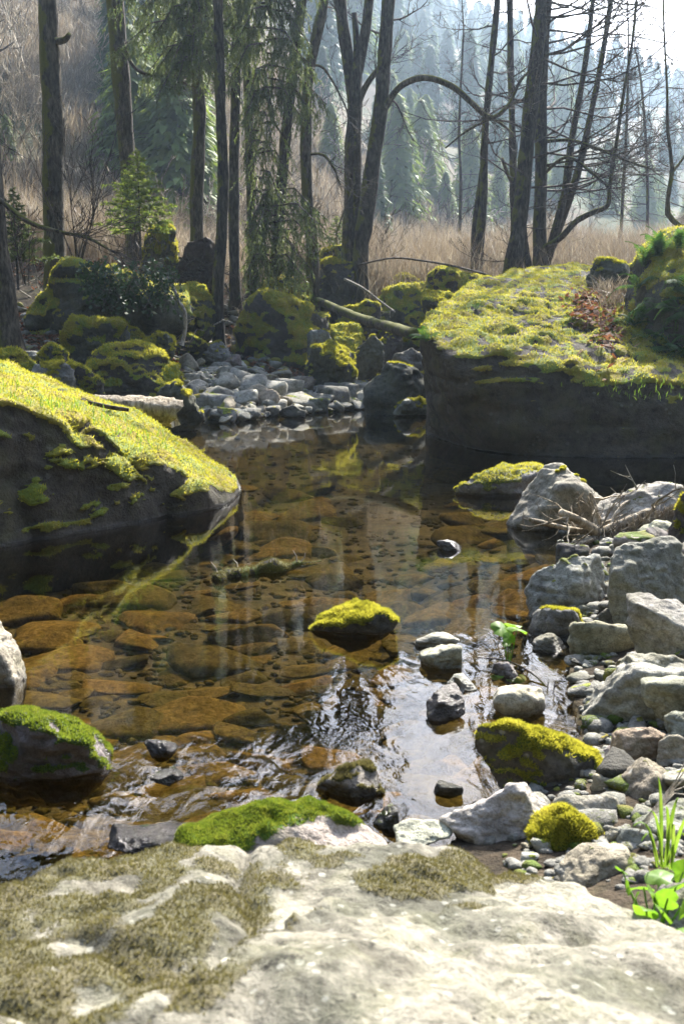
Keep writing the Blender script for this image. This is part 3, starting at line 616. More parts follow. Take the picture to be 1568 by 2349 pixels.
# ------------------------------------------------------------------ pebbles of the bank, gap stones, bed stones
PEB = []
for i in range(8):
    v, f = unit_rock(3, 500 + i, 26 if i % 2 else 16, 9); v = v + normals(v, f) * (fbm(v, .8, 3, i) * .1)[:, None]
    me = mesh_np('stone', v, f, M_ROCK); attr(me, 'moss', sstep(.1, .4, fbm(v, .8, 3, 70 + i) + (v[:, 2]) * .2 - .25)); attr(me, 'wet', np.zeros(len(v))); PEB.append(me)
def scatter(n, boxf, wpx, label, cat, group, name='stone', cols=(GREY,), flat=(.35, .75), seed=0, meshes=None, sinkf=.25, minsep=.75, zoff=0., accept=None, water=False):
    r = np.random.default_rng(seed); placed = []; tries = 0
    ws = np.sort(r.lognormal(0, .6, n).clip(.4, 3.))[::-1]
    while len(placed) < n and tries < n * 40:
        tries += 1; px, py = boxf(r)
        b = W(px, py, zoff) if water else G(px, py)
        if accept and not accept(b): continue
        w = ws[len(placed)] * wpx / FPX * math.hypot(b[1], CAM_H) * .5
        if any((b[0] - q[0]) ** 2 + (b[1] - q[1]) ** 2 < (minsep * (w + q[2])) ** 2 for q in placed): continue
        placed.append((b[0], b[1], w)); fl = r.uniform(*flat)
        o = bpy.data.objects.new(name, (meshes or PEB)[r.integers(len(meshes or PEB))])
        z = (gz(b[0], b[1]) if not water else zoff)
        o.location = (b[0], b[1], z + w * fl * (1 - 2 * sinkf)); o.scale = (w * r.uniform(.85, 1.2), w * r.uniform(.6, 1.), w * fl)
        o.rotation_euler = (r.normal(0, .22), r.normal(0, .22), r.uniform(0, 6.28)); c = cols[r.integers(len(cols))]; s = r.uniform(.75, 1.25)
        o.color = (c[0] * s, c[1] * s, c[2] * s, 1); link(o)
        if callable(label): lb = label(px, py, w, c)
        else: lb = label
        tag(o, lb, cat, group)
    return placed
def bank_box(r):
    x = r.uniform(425, 905); t = r.beta(1.5, 1.3); lo = np.interp(x, [425, 560, 700, 905], [828, 852, 872, 890]); hi = np.interp(x, [425, 520, 640, 740, 905], [958, 968, 952, 945, 936]); return x, lo + (hi - lo) * t
scatter(225, bank_box, 27, lambda x, y, w, c: ('tiny ' if w < .06 else 'small ' if w < .1 else 'middling ' if w < .16 else 'large ') + {GREY: 'grey', PALE: 'pale', TAN: 'tan'}[c] + ' stone ' + ('near the waterline' if y > 930 else 'in the middle rows' if y > 890 else 'toward the back') + ' of the pebble bank, ' + ('left end' if x < 560 else 'left centre' if x < 680 else 'right centre' if x < 790 else 'right end'), 'stone', 'stones of the sunlit pebble bank', cols=(GREY, PALE, PALE, TAN), seed=3, minsep=.62, flat=(.4, .8))
for i, (bx, lb) in enumerate([((596, 893, 646, 945), 'tall angular stone standing in the middle of the pebble bank'), ((664, 864, 722, 905), 'large brown block stone at the back of the pebble bank'),
    ((545, 926, 592, 950), 'wet-footed stone at the waterline of the pebble bank'), ((640, 930, 700, 958), 'dark low stone at the waterline right of the standing stone'), ((500, 935, 545, 966), 'mossy stone at the left waterline of the pebble bank'),
    ((704, 915, 756, 944), 'green-tinged stone at the right waterline of the pebble bank')]):
    brock(bx, lb, dist=G((bx[0] + bx[2]) / 2, bx[3])[1], seed=200 + i, sub=4, col=(TAN, BROWNG, PALE, DARK, GREY, GREY)[i], moss=(.1, .15, .1, .2, .5, .5)[i], k=16, dk=.7)
def rb_box(r):
    y = r.uniform(1220, 2040); x0 = np.interp(y, [1220, 1400, 1500, 1650, 1780, 1900, 2040], [1280, 1300, 1310, 1330, 1220, 1080, 1200]); return r.uniform(x0, 1640), y
scatter(50, rb_box, 50, lambda x, y, w, c: {GREY: 'grey', PALE: 'pale', TAN: 'tan', DARK: 'dark'}[c] + ' small stone in the gaps of the right bank, ' + ('near the driftwood root' if y < 1400 else 'beside the largest pale rock' if y < 1700 else 'near the mossy oblong rock' if y < 1850 else 'near the moss-capped round rock'), 'stone', 'gap stones of the right bank', cols=(GREY, TAN, PALE, DARK, GREY), seed=5, minsep=.6)
def rubble(n, boxf, wpx, label, seed, m_=M_ROCK, sub=2, lo=.0):
    r = np.random.default_rng(seed); V = []; F = []; mo = []; k = 0; U = [unit_rock(sub, 900 + i, 12) for i in range(5)]
    for i in range(n):
        px, py = boxf(r); b = G(px, py); w = wpx * r.lognormal(0, .45) / FPX * math.hypot(b[1], CAM_H) * .5
        v, f = U[r.integers(5)]; a = r.uniform(0, 6.28); v = v * (w * r.uniform(.8, 1.3), w, w * r.uniform(.4, .75)); c, q = math.cos(a), math.sin(a)
        v = np.stack([v[:, 0] * c - v[:, 1] * q, v[:, 0] * q + v[:, 1] * c + v[:, 2] * r.normal(0, .2), v[:, 2]], 1) + (b[0], b[1], b[2] + w * .15); V.append(v); F.append(f + k); k += len(v); mo.append(np.full(len(v), r.uniform(lo, .75)))
    V = np.vstack(V); me = mesh_np('rubble', V, np.vstack(F), m_); attr(me, 'moss', np.concatenate(mo)); attr(me, 'wet', np.zeros(len(V)))
    o = obj('rubble', me); o.color = (*GREY, 1); tag(o, label, 'rubble', kind='stuff')
def lb_box(r): return r.uniform(-20, 430), r.uniform(700, 850)
rubble(260, lb_box, 17, 'small mossy rubble over the shaded left bank', 6)
def cb_box(r): return r.uniform(430, 1000), r.uniform(690, 870)
rubble(420, cb_box, 20, 'small mossy rubble over the rising bank behind the pebbles', 8)
rubble(500, bank_box, 15, 'small grey gravel between the stones of the pebble bank', 9, lo=-.5)
rubble(1200, rb_box, 22, 'small gravel between the stones of the right bank', 10, lo=-.5, m_=M_SHORE)
# bed
BEDM = []
for i in range(9):
    v, f = unit_rock(4, 700 + i, 9); v = v + normals(v, f) * (fbm(v, .7, 4, i + 3) * .10)[:, None]; BEDM.append(mesh_np('bed_stone', v, f, M_BED))
def bedput(px, py, wpx, ratio, r, zt=None):
    b = W(px, py, -.15); sd = float(pool_sd([b[0]], [b[1]])[0])
    w = wpx / FPX * math.hypot(b[1], 1.35) * .5; z0 = gz(b[0], b[1]); hh = min(w * r.uniform(.2, .36), .10)
    z = z0 + hh * .35
    if zt is None: zt = -.02
    if z + hh > zt: z = zt - hh
    o = bpy.data.objects.new('bed_stone', BEDM[r.integers(len(BEDM))]); o.location = (b[0], b[1], z); o.scale = (w, w * ratio, hh); o.rotation_euler = (r.normal(0, .08), r.normal(0, .08), r.normal(0, .35))
    link(o); return o, b[0], b[1], w * math.sqrt(ratio)
rr_ = np.random.default_rng(12); bedp = []
for px, py, w, ra, lb in [(345, 1615, 215, .75, 'big rounded brown stone under water, nearest of the large bed stones'), (190, 1320, 215, .5, 'long brown stone slab under water below the left boulder'),
    (570, 1385, 190, .45, 'brown slab with a sharp front edge under water below the mossy log'), (500, 1440, 235, .6, 'broad brown bed stone in the middle of the pool'), (400, 1550, 260, .6, 'wide brown bed stone above the nearest big one'),
    (580, 1550, 130, .7, 'rounded brown bed stone left of the tree reflections'), (600, 1640, 160, .5, 'flat brown bed stone beside the riffle'), (700, 1350, 200, .45, 'brown bed stone between mossy log and mossy oval stone'),
    (275, 1480, 180, .5, 'brown bed stone under the moss reflection line'), (660, 1585, 180, .6, 'brown bed stone at the left edge of the sky reflection'), (240, 1290, 150, .5, 'olive bed stone near the left boulder'),
    (100, 1400, 160, .5, 'brown bed stone in the deep left part of the pool'), (560, 1720, 170, .6, 'brown bed stone shining through the riffle')]:
    o, x, y, w = bedput(px, py, w, ra, rr_); tag(o, lb, 'stone'); bedp.append((x, y, w))
tries = 0; cnt = 0
ws = np.sort(rr_.lognormal(0, .45, 285).clip(.5, 2.2))[::-1]
while cnt < 285 and tries < 9000:
    tries += 1; t = rr_.random(); y = 1060 + 960 * t ** .85; x = rr_.uniform(-60, 1330); b = W(x, y, -.15)
    if float(pool_sd([b[0]], [b[1]])[0]) > -.02: continue
    wp = ws[cnt] * np.interp(y, [1060, 1300, 1600, 2000], [95, 100, 112, 125]); w = wp / FPX * math.hypot(b[1], 1.35) * .5
    if any((b[0] - q[0]) ** 2 + (b[1] - q[1]) ** 2 < (.58 * (w + q[2])) ** 2 for q in bedp): continue
    o, xx, yy, w2 = bedput(x, y, wp, rr_.uniform(.5, .95), rr_); tag(o, 'brown algae-covered stone on the stream bed', 'stone', 'stones on the stream bed'); bedp.append((xx, yy, w2)); cnt += 1
# bed gravel, too many to count
def gravel():
    base, bf = unit_rock(1, 5); n = 5200; r = np.random.default_rng(4); out = []; k = 0; V = []; F = []
    pts = []
    while len(pts) < n:
        x = r.uniform(-60, 1400, 4000); y = 1000 + 1050 * r.random(4000); 
        for a, b in zip(x, y): pts.append(W(a, b, -.2))
    pts = np.array(pts[:n]); sd = pool_sd(pts[:, 0], pts[:, 1]); pts = pts[sd < .15]; z = ground(pts[:, 0], pts[:, 1]); m = len(pts)
    s = r.uniform(.014, .04, m) * (.6 + pts[:, 1] * .07); sc = np.stack([s * r.uniform(.8, 1.3, m), s * r.uniform(.6, 1, m), s * .5], 1); a = r.uniform(0, 6.28, m)
    v = base[None] * sc[:, None]; c, q = np.cos(a)[:, None], np.sin(a)[:, None]
    v = np.stack([v[..., 0] * c - v[..., 1] * q, v[..., 0] * q + v[..., 1] * c, v[..., 2]], -1) + np.stack([pts[:, 0], pts[:, 1], np.minimum(z + .004, -.02)], 1)[:, None]
    F = (bf[None] + (np.arange(m) * len(base))[:, None, None]).reshape(-1, 3)
    o = obj('gravel', mesh_np('gravel', v.reshape(-1, 3), F, M_BED), kind='stuff'); tag(o, 'brown gravel between the stones of the stream bed', 'gravel', kind='stuff')
gravel()
# ------------------------------------------------------------------ trees
def spine(pts, d, top=15.):                           # pixel polyline (px, py, width px) at distance d -> world points and radii, carried on above the frame
    W_ = [P(a, b, d) for a, b, w in pts]; rd = [w / FPX * d * .5 for a, b, w in pts]
    base = W_[0].copy(); g = gz(base[0], base[1])
    if base[2] > g - .1: W_.insert(0, np.array((base[0], base[1], g - .25))); rd.insert(0, rd[0] * 1.25)
    if top and W_[-1][2] < top:
        di = W_[-1] - W_[-2]; di = di / np.linalg.norm(di); n = 4; L = top - W_[-1][2]; p = W_[-1]; r0 = rd[-1]
        di = di * .6 + np.array((0, 0, .4)); di /= np.linalg.norm(di)
        for i in range(n): p = p + di * L / n + rng.normal(0, .06, 3); W_.append(p); rd.append(r0 * (1 - .2 * (i + 1)))
    # densify with a Catmull-Rom curve
    Wv = np.array(W_); out = []; ro = []
    for i in range(len(Wv) - 1):
        a = Wv[max(i - 1, 0)]; b = Wv[i]; c = Wv[i + 1]; e = Wv[min(i + 2, len(Wv) - 1)]; n = max(2, int(np.linalg.norm(c - b) / .25))
        n = min(n, 14)
        for j in range(n):
            t = j / n; out.append(.5 * ((2 * b) + (-a + c) * t + (2 * a - 5 * b + 4 * c - e) * t * t + (-a + 3 * b - 3 * c + e) * t ** 3)); ro.append(rd[i] * (1 - t) + rd[i + 1] * t)
    out.append(Wv[-1]); ro.append(rd[-1]); return np.array(out), np.array(ro)
def trunk_mesh(name, pts, rad, m_, n=14, flare=True, knots=.12):
    B = Tubes(); rr = rad * (1 + .05 * rng.normal(0, 1, len(rad)))
    if flare: rr[0:2] *= 1.25
    B.tube(pts, rr, n); v = np.array(B.v); cen = np.repeat(pts, n, 0); k = len(cen)
    d = v[:k] - cen; nz = fbm(v[:k] * (1, 1, .5), .22, 3, int(abs(pts[0][0] * 10)) + 3); v[:k] = cen + d * (1 + knots * nz)[:, None]
    B.v = [tuple(x) for x in v]; return B.mesh(name, m_)
def tree(name, label, pts, d, m_=None, top=15., branches=None, twigs=0, group=None, twig_len=(1.2, 2.6), fromt=.35, cat='tree', stems=(), extra=None, up=.3, minr=.0045, upt=0.1, side=0):
    P_, r_ = spine(pts, d, top); base = (P_[0][0], P_[0][1], gz(P_[0][0], P_[0][1]))
    o = empty(name, base, label, cat, group); off = Vector(base)
    def local(me):
        me.transform(__import__('mathutils').Matrix.Translation(-off)); return me
    obj('trunk', local(trunk_mesh('trunk', P_, r_, m_ or M_BARK)), o)
    for s_ in stems:
        q, rq = spine(s_[0], d + s_[1], s_[2] if len(s_) > 2 else 0)
        if s_[0][0][1] < 560: q, rq = q[0:], rq
        obj('stem', local(trunk_mesh('stem', q, rq, m_ or M_BARK, 10, False)), o)
    for bl in (branches or []):
        pp = np.array([P(a, b, d + dd) for a, b, w, dd in bl]); rd = [w / FPX * d * .5 for a, b, w, dd in bl]
        out = []; ro = []
        for i in range(len(pp) - 1):
            a = pp[max(i - 1, 0)]; b = pp[i]; c = pp[i + 1]; e = pp[min(i + 2, len(pp) - 1)]
            for j in range(5):
                t = j / 5; out.append(.5 * ((2 * b) + (-a + c) * t + (2 * a - 5 * b + 4 * c - e) * t * t + (-a + 3 * b - 3 * c + e) * t ** 3)); ro.append(rd[i] * (1 - t) + rd[i + 1] * t)
        out.append(pp[-1]); ro.append(rd[-1]); B = Tubes(); B.tube(out, ro, 7); 
        obj('branch', local(B.mesh('branch', M_BARKM)), o)
        if len(bl) > 3:
            T = Tubes()
            for k in range(10 + len(bl) * 2):
                i = random.randrange(len(out) // 2, len(out)); dd = Vector(out[min(i, len(out) - 1)] - out[max(i - 2, 0)]).normalized()
                limb(T, out[i], dd + Vector((random.gauss(0, .6), random.gauss(0, .6), random.gauss(.1, .5))), random.uniform(.5, 1.3), .008, 1, .2, 5, .25, minr=minr)
            obj('twigs', local(T.mesh('twigs', M_TWIG)), o, 'stuff')
    if twigs:
        T = Tubes(); n = len(P_)
        for k in range(twigs):
            i = int(n * (fromt + (1 - fromt) * (k + random.random()) / twigs)); i = min(i, n - 2); t = i / n
            L = random.uniform(*twig_len) * (1 - .35 * t); an = random.uniform(0, 6.283) if not side else random.gauss(0 if side > 0 else math.pi, .8)
            limb(T, P_[i], Vector((math.cos(an), math.sin(an) * .7, upt + random.gauss(0, .15))), L, max(.010, min(.03, r_[i] * .28)), 2, up, 6, .20, (25, 60), .2, .6, minr, .45)
        obj('crown', local(T.mesh('crown', M_TWIG)), o)
    return o
tree('tree', 'mossy trunk with rough bark, leftmost full trunk in the picture', [(128, 612, 52), (122, 420, 48), (124, 300, 47), (116, 150, 45), (110, 0, 42)], 18.5, M_BARK, 15, [[(128, 95, 16, -.1), (148, 92, 14, -.1), (160, 78, 9, -.2)]], 12, fromt=.55, upt=.2)
tree('tree', 'dark mossy trunk cut off by the left picture edge', [(8, 700, 62), (-8, 560, 50), (-14, 440, 44), (-30, 200, 40), (-50, 0, 38)], 15.5, M_BARK, 14, [[(-20, 440, 12, 0), (60, 505, 11, -.3), (130, 530, 9, -.4), (200, 545, 7, -.5), (255, 575, 4, -.6)]], 8, fromt=.6)
tree('tree', 'straight mossy trunk behind the young spruce', [(306, 545, 34), (296, 400, 36), (284, 260, 37), (272, 100, 40), (264, 0, 40)], 21.5, M_BARK, 15, [[(280, 90, 8, -.2), (305, 150, 8, -.4), (345, 172, 7, -.5), (395, 172, 6, -.4), (425, 190, 6, -.2)]], 10, fromt=.5)
tree('tree', 'slim straight trunk left of the hanging spruce sprays', [(452, 560, 30), (452, 430, 29), (458, 260, 29), (446, 120, 28), (440, 0, 27)], 21, M_BARK, 15, None, 10, fromt=.5)
tree('tree', 'thin trunk standing lowest on the bank, left edge of the spruce curtain', [(500, 662, 26), (508, 540, 25), (512, 400, 25), (506, 250, 23), (500, 0, 21)], 19, M_BARKD, 15, None, 8, fromt=.5)
tree('tree', 'second thin trunk from the left in the spruce clump', [(538, 600, 24), (536, 450, 24), (540, 250, 22), (544, 0, 20)], 20.5, M_BARKD, 15, None, 6, fromt=.5)
tree('tree', 'third thin trunk of the spruce clump, straight behind the hanging sprays', [(580, 600, 20), (574, 400, 20), (568, 200, 19), (562, 0, 18)], 21.5, M_BARKD, 15, None, 6, fromt=.5)
tree('tree', 'leaning dark trunk at the right side of the spruce clump', [(634, 600, 28), (646, 420, 26), (660, 260, 25), (676, 120, 24), (692, 0, 22)], 20.5, M_BARKD, 15, None, 8, fromt=.5)
tree('tree', 'single slightly curved mossy trunk right of the spruce sprays', [(716, 575, 28), (704, 440, 25), (702, 300, 25), (708, 170, 24), (738, 30, 22), (742, 0, 21)], 21, M_BARK, 15, [[(706, 355, 6, 0), (740, 355, 6, -.2), (765, 385, 5, -.3), (780, 425, 4, -.4)], [(712, 150, 6, 0), (745, 160, 5, .2), (790, 240, 4, .5), (800, 280, 3, .5)]], 12, fromt=.4)
tree('tree', 'forked twin trunk in the centre, left one, splitting into several stems', [(803, 600, 40), (806, 450, 34), (808, 330, 33), (814, 240, 32), (795, 120, 28), (780, 0, 26)], 22, M_BARKD, 15,
     [[(824, 232, 14, -.1), (840, 195, 13, -.2), (868, 158, 12, -.3), (893, 140, 12, -.35)]], 14, fromt=.4, stems=[([(816, 235, 24), (822, 160, 22), (836, 80, 22), (846, 0, 20)], .1, 14), ([(818, 200, 18), (818, 110, 15), (812, 30, 11)], -.1)])
tree('tree', 'straight right-leaning centre trunk with a long arching mossy branch', [(826, 592, 36), (838, 500, 36), (856, 360, 35), (874, 240, 33), (882, 120, 30), (890, 0, 28)], 21.6, M_BARKD, 15,
     [[(884, 246, 15, -.1), (910, 205, 14, -.3), (950, 182, 14, -.5), (990, 180, 13, -.6), (1040, 200, 13, -.7), (1080, 235, 12, -.7), (1125, 270, 11, -.7), (1165, 240, 8, -.7), (1190, 190, 6, -.6), (1210, 165, 4, -.5)], [(1125, 270, 7, -.7), (1150, 285, 6, -.6), (1180, 310, 4, -.4)],
      [(1120, 275, 6, -.7), (1070, 300, 5, -.5), (1020, 340, 3, -.4)], [(812, 420, 5, 0), (790, 480, 4, -.2), (770, 540, 3, -.3)]], 16, fromt=.35, upt=.0)
K = dict(group=None)
tree('tree', 'double-stemmed thin alder left of the big alder clump', [(1092, 628, 36), (1098, 560, 24), (1108, 450, 18), (1110, 330, 17), (1118, 220, 16), (1140, 0, 13)], 23, M_BARKD, 14, None, 26, fromt=.25, stems=[([(1088, 600, 18), (1088, 520, 15), (1098, 440, 13), (1112, 330, 9)], .1)], twig_len=(1.2, 2.6))
tree('tree', 'thin straight alder just behind the thickest alder', [(1180, 620, 20), (1178, 480, 17), (1174, 300, 15), (1170, 150, 14), (1168, 0, 13)], 24.5, M_BARKD, 15, [[(1178, 430, 9, 0), (1162, 395, 8, -.1), (1150, 362, 7, -.2)]], 22, fromt=.3, twig_len=(1., 2.2))
tree('tree', 'thickest alder trunk of the right clump, leaning slightly right', [(1172, 645, 50), (1184, 560, 38), (1198, 430, 33), (1210, 300, 32), (1226, 160, 31), (1238, 40, 28), (1240, 0, 27)], 22, M_BARKD, 15, None, 46, fromt=.2, twig_len=(2., 4.4), upt=-.05, up=.35)
tree('tree', 'straight alder trunk right beside the thickest one', [(1236, 632, 38), (1236, 520, 28), (1240, 380, 26), (1240, 250, 25), (1246, 100, 23), (1254, 0, 21)], 22.4, M_BARKD, 15,
     [[(1246, 568, 14, -.1), (1285, 545, 14, -.3), (1320, 508, 13, -.4), (1360, 486, 12, -.5), (1392, 470, 11, -.5), (1398, 420, 9, -.5), (1412, 330, 8, -.5), (1428, 220, 7, -.5), (1448, 100, 6, -.5), (1458, 0, 5, -.5)],
      [(1245, 325, 8, 0), (1310, 322, 7, -.2), (1380, 345, 6, -.4), (1440, 370, 5, -.6), (1500, 390, 3, -.7)], [(1245, 400, 8, 0), (1300, 360, 7, -.4), (1360, 400, 6, -.6), (1395, 430, 5, -.7)]], 46, fromt=.2, twig_len=(2., 4.4), upt=-.05, up=.35, side=1)
tree('tree', 'slender alder stem leaning right, springing from the alder clump', [(1246, 622, 16), (1272, 530, 19), (1298, 420, 17), (1310, 320, 15), (1332, 200, 13), (1350, 80, 11), (1358, 0, 10)], 22.8, M_BARKD, 14, None, 36, fromt=.2, twig_len=(1.4, 3.2), side=1)
tree('tree', 'outermost slender leaning alder stem of the clump', [(1256, 600, 14), (1300, 470, 18), (1328, 380, 17), (1350, 280, 14), (1376, 150, 12), (1396, 30, 10), (1400, 0, 9)], 23.4, M_BARKD, 14, None, 36, fromt=.2, twig_len=(1.4, 3.2), side=1)
tree('tree', 'short crooked stem in the foot of the alder clump', [(1212, 628, 16), (1206, 580, 14), (1200, 520, 12), (1196, 450, 10)], 22.2, M_BARKD, 0, None, 8, fromt=.5)
tree('tree', 'crooked mossy tree rising from behind the fern boulder at the right edge', [(1600, 560, 14), (1560, 520, 13), (1530, 490, 12), (1534, 430, 10), (1540, 385, 9), (1530, 300, 7), (1528, 200, 5)], 17, M_BARKM, 10, [[(1536, 400, 6, 0), (1560, 370, 5, 0), (1590, 330, 4, 0), (1620, 280, 3, 0)]], 20, fromt=.3, twig_len=(.7, 1.8))
tree('tree', 'far thin bare tree above the fern boulder, feathery crown', [(1480, 590, 8), (1484, 450, 7), (1478, 300, 6), (1470, 200, 5), (1460, 130, 4)], 38, M_BARKD, 12, None, 46, fromt=.2, twig_len=(1.5, 3.2))
tree('tree', 'far thin bare tree between the double-stemmed alder and the arching branch', [(1052, 560, 8), (1056, 420, 7), (1052, 300, 6), (1060, 120, 4)], 36, M_BARKD, 14, None, 40, fromt=.2, twig_len=(1.5, 3.2))
tree('tree', 'far bare tree filling the gap beside the leaning alders', [(1420, 590, 8), (1428, 430, 7), (1436, 280, 6), (1440, 100, 4)], 34, M_BARKD, 14, None, 46, fromt=.2, twig_len=(1.5, 3.))
# shrubs of bare stems
def shrub(px, py, d, hpx, n, label, r=.012, spread=.3, lvl=1, mat_=None, nch=6, group=None, minr=.005):
    b = P(px, py, d); z = gz(b[0], b[1]); o = empty('shrub', (b[0], b[1], z), label, 'shrub', group)
    H = hpx / FPX * d
    for k in range(n):
        B = Tubes(); limb(B, (random.gauss(0, .05), random.gauss(0, .05), b[2] - z - .1), (random.gauss(0, spread), random.gauss(0, spread), 1), H * random.uniform(.6, 1.05), r, lvl, .15, nch, .10, (20, 50), minr=minr)
        obj('stem', B.mesh('stem', mat_ or M_TWIG), o)
    return o
shrub(180, 600, 17.5, 360, 6, 'bare dark many-stemmed shrub right of the leftmost trunk', .015, .25, 2)
shrub(60, 640, 16.5, 200, 4, 'low bare shrub between the left edge tree and the leftmost trunk', .01, .35, 2)
shrub(400, 690, 18, 150, 5, 'tangle of bare twigs beside the block-shaped boulder', .008, .5, 2)
shrub(865, 620, 23, 160, 6, 'thin bare shrub right of the centre trunks', .008, .3, 2)
shrub(660, 670, 20, 150, 5, 'bare twigs sticking out under the spruce curtain', .008, .5, 2)
# ------------------------------------------------------------------ conifers
def needles(V, F, pts, w, L, n, r, droop=.5):            # short flat sprays along a twig
    pts = np.asarray(pts); m = len(pts)
    for k in range(n):
        t = r.random() * (m - 1); i = int(t); p = pts[i] + (pts[min(i + 1, m - 1)] - pts[i]) * (t - i)
        tang = pts[min(i + 1, m - 1)] - pts[i]; tang = tang / (np.linalg.norm(tang) + 1e-9)
        d = tang * .7 + r.normal(0, .55, 3) + (0, 0, -droop); d /= np.linalg.norm(d); s = np.cross(d, r.normal(0, 1, 3)); s /= np.linalg.norm(s) + 1e-9
        l = L * r.uniform(.6, 1.3); b = len(V)
        V.extend([p - s * w * .5, p + s * w * .5, p + d * l]); F.append((b, b + 1, b + 2))
def spruce(name, label, trunk_px, d, limbs, strand, dens, seed, m_=M_SPRUCE, w=.02, L=.068):
    r = np.random.default_rng(seed); base = P(*trunk_px, d); z = gz(base[0], base[1]); off = np.array((base[0], base[1], z))
    o = empty(name, off, label, 'spruce tree'); V, F = [], []; B = Tubes()
    for (x0, y0, x1, y1, dz0, dz1, n) in limbs:
        jj = r.normal(0, 9); y0 += jj; y1 += jj; x0 += r.normal(0, 3)
        a = P(x0, y0, d + dz0) - off; b = P(x1, y1, d + dz1) - off; mid = (a + b) / 2 + (0, 0, .22)
        q = [a + (mid - a) * t * 2 if t < .5 else mid + (b - mid) * (t - .5) * 2 for t in np.linspace(0, 1, 9)]
        q = [p + np.array((0, 0, -.25 * t * t + .3 * max(0, t - .75) )) for p, t in zip(q, np.linspace(0, 1, 9))]
        B.tube(q, list(np.linspace(.022, .006, 9)), 4)
        needles(V, F, q, w, L, int(40 * dens), r, .2)
        for k in range(int(n * dens)):
            t = r.uniform(.04, 1) * 8; i = min(int(t), 7); p = q[i] + (q[i + 1] - q[i]) * (t - i)
            hl = strand * r.uniform(.15, 1.25) * (1 - .35 * t / 8); dr = r.normal(0, .30, 3) + (q[i + 1] - q[i]) * .9; dr[2] = -1
            s = [p + dr * hl * u + np.array((r.normal(0, .015), r.normal(0, .015), 0)) for u in np.linspace(0, 1, 5)]
            needles(V, F, s, w, L, int(hl * 62) + 4, r, .5)
            if k % 3 == 0: B.tube(s, [.006, .005, .004, .003, .003], 3, False)
    obj('branches', B.mesh('branches', M_TWIG), o)
    obj('foliage', mesh_np('foliage', np.array(V), np.array(F), m_, False), o, 'stuff')
    return o
rs = random.Random(5)
LA = []
for y in range(-330, 140, 17):                       # upper left drapery, from the slim trunk
    LA.append((446, y, 446 - rs.uniform(70, 150) * (1 if y > 60 else 1.35), y + rs.uniform(30, 70), 0, rs.uniform(-1.5, 1.5), 26))
    LA.append((446, y, 446 + rs.uniform(60, 140), y + rs.uniform(25, 60), 0, rs.uniform(-1.5, 1.5), 24))
    LA.append((446, y, 446 + rs.uniform(-60, 60), y + rs.uniform(30, 60), 0, -1.6, 16))
spruce('spruce_tree', 'spruce branches draping across the top left of the picture', (446, 560), 20.6, LA, .6, 1.6, 3)
LB = []
for y in range(-330, 210, 24):                       # right curtain of the clump
    LB.append((610, y, 610 + rs.uniform(75, 140), y + rs.uniform(25, 70), 0, rs.uniform(-1.2, 1.0), 26))
    LB.append((610, y, 610 - rs.uniform(40, 110), y + rs.uniform(25, 60), 0, rs.uniform(-1.2, 1.2), 20))
for y in range(200, 470, 30):
    LB.append((600, y, 600 + rs.uniform(20, 95), y + rs.uniform(25, 60), 0, rs.uniform(-1, .6), 8))
    if rs.random() < .7: LB.append((600, y, 600 - rs.uniform(20, 50), y + rs.uniform(25, 60), 0, rs.uniform(-1, .6), 4))
for y in range(450, 620, 16):
    LB.append((620, y, 620 + rs.uniform(60, 150), y + rs.uniform(20, 45), 0, rs.uniform(-1.5, .4), 14))
    LB.append((620, y, 620 - rs.uniform(30, 85), y + rs.uniform(20, 45), 0, rs.uniform(-1.3, .4), 13))
spruce('spruce_tree', 'tall spruce whose long hanging sprays form a dark green curtain left of centre', (612, 640), 19.6, LB, .62, 1.75, 4)
# young spruce
def young_spruce(px, py, d, hpx, wpx, label, seed, m_=M_SAPL, dens=1.):
    r = np.random.default_rng(seed); b = P(px, py, d); z = b[2]; o = empty('young_spruce', (b[0], b[1], z), label, 'spruce tree'); H = hpx / FPX * d; Wd = wpx / FPX * d * .5
    T = Tubes(); T.tube([(0, 0, -.4), (0, 0, H * .5), (0, 0, H)], [.025, .015, .004], 6); obj('trunk', T.mesh('trunk', M_TWIG), o)
    V, F = [], []; B = Tubes()
    for k in range(int(70 * dens)):
        t = (k + .5) / (70 * dens); h = H * (.08 + .9 * t); rad = Wd * (1 - t) ** .75 * r.uniform(.7, 1.1); a = k * 2.4
        e = np.array((math.cos(a) * rad, math.sin(a) * rad, -rad * .12 + rad * .15)); q = [np.array((0, 0, h)) + e * u + np.array((0, 0, -.10 * rad * math.sin(u * 3.1))) for u in np.linspace(0, 1, 5)]
        B.tube(q, [.008, .006, .005, .004, .003], 3, False); needles(V, F, q, .022, .07, int(rad * 110) + 8, r, .0)
        for s_ in range(int(rad * 12)):
            u = r.uniform(.25, 1); p = q[0] + (q[4] - q[0]) * u; dd = (q[4] - q[0]) / rad * .5 + r.normal(0, .4, 3) * (1, 1, .3); q2 = [p + dd * rad * .35 * w_ for w_ in (0, .5, 1)]
            needles(V, F, q2, .022, .07, int(rad * 26) + 4, r, .1)
    obj('branches', B.mesh('branches', M_TWIG), o); obj('foliage', mesh_np('foliage', np.array(V), np.array(F), m_, False), o, 'stuff')
young_spruce(322, 545, 19.2, 190, 185, 'bright young spruce growing in front of the second trunk', 3)
young_spruce(40, 610, 17.5, 170, 150, 'young spruce half hidden at the left edge', 5, M_SPRUCE, .8)
young_spruce(772, 610, 22.5, 110, 80, 'tiny young spruce at the foot of the centre trunks', 6, M_SPRUCE, .6)
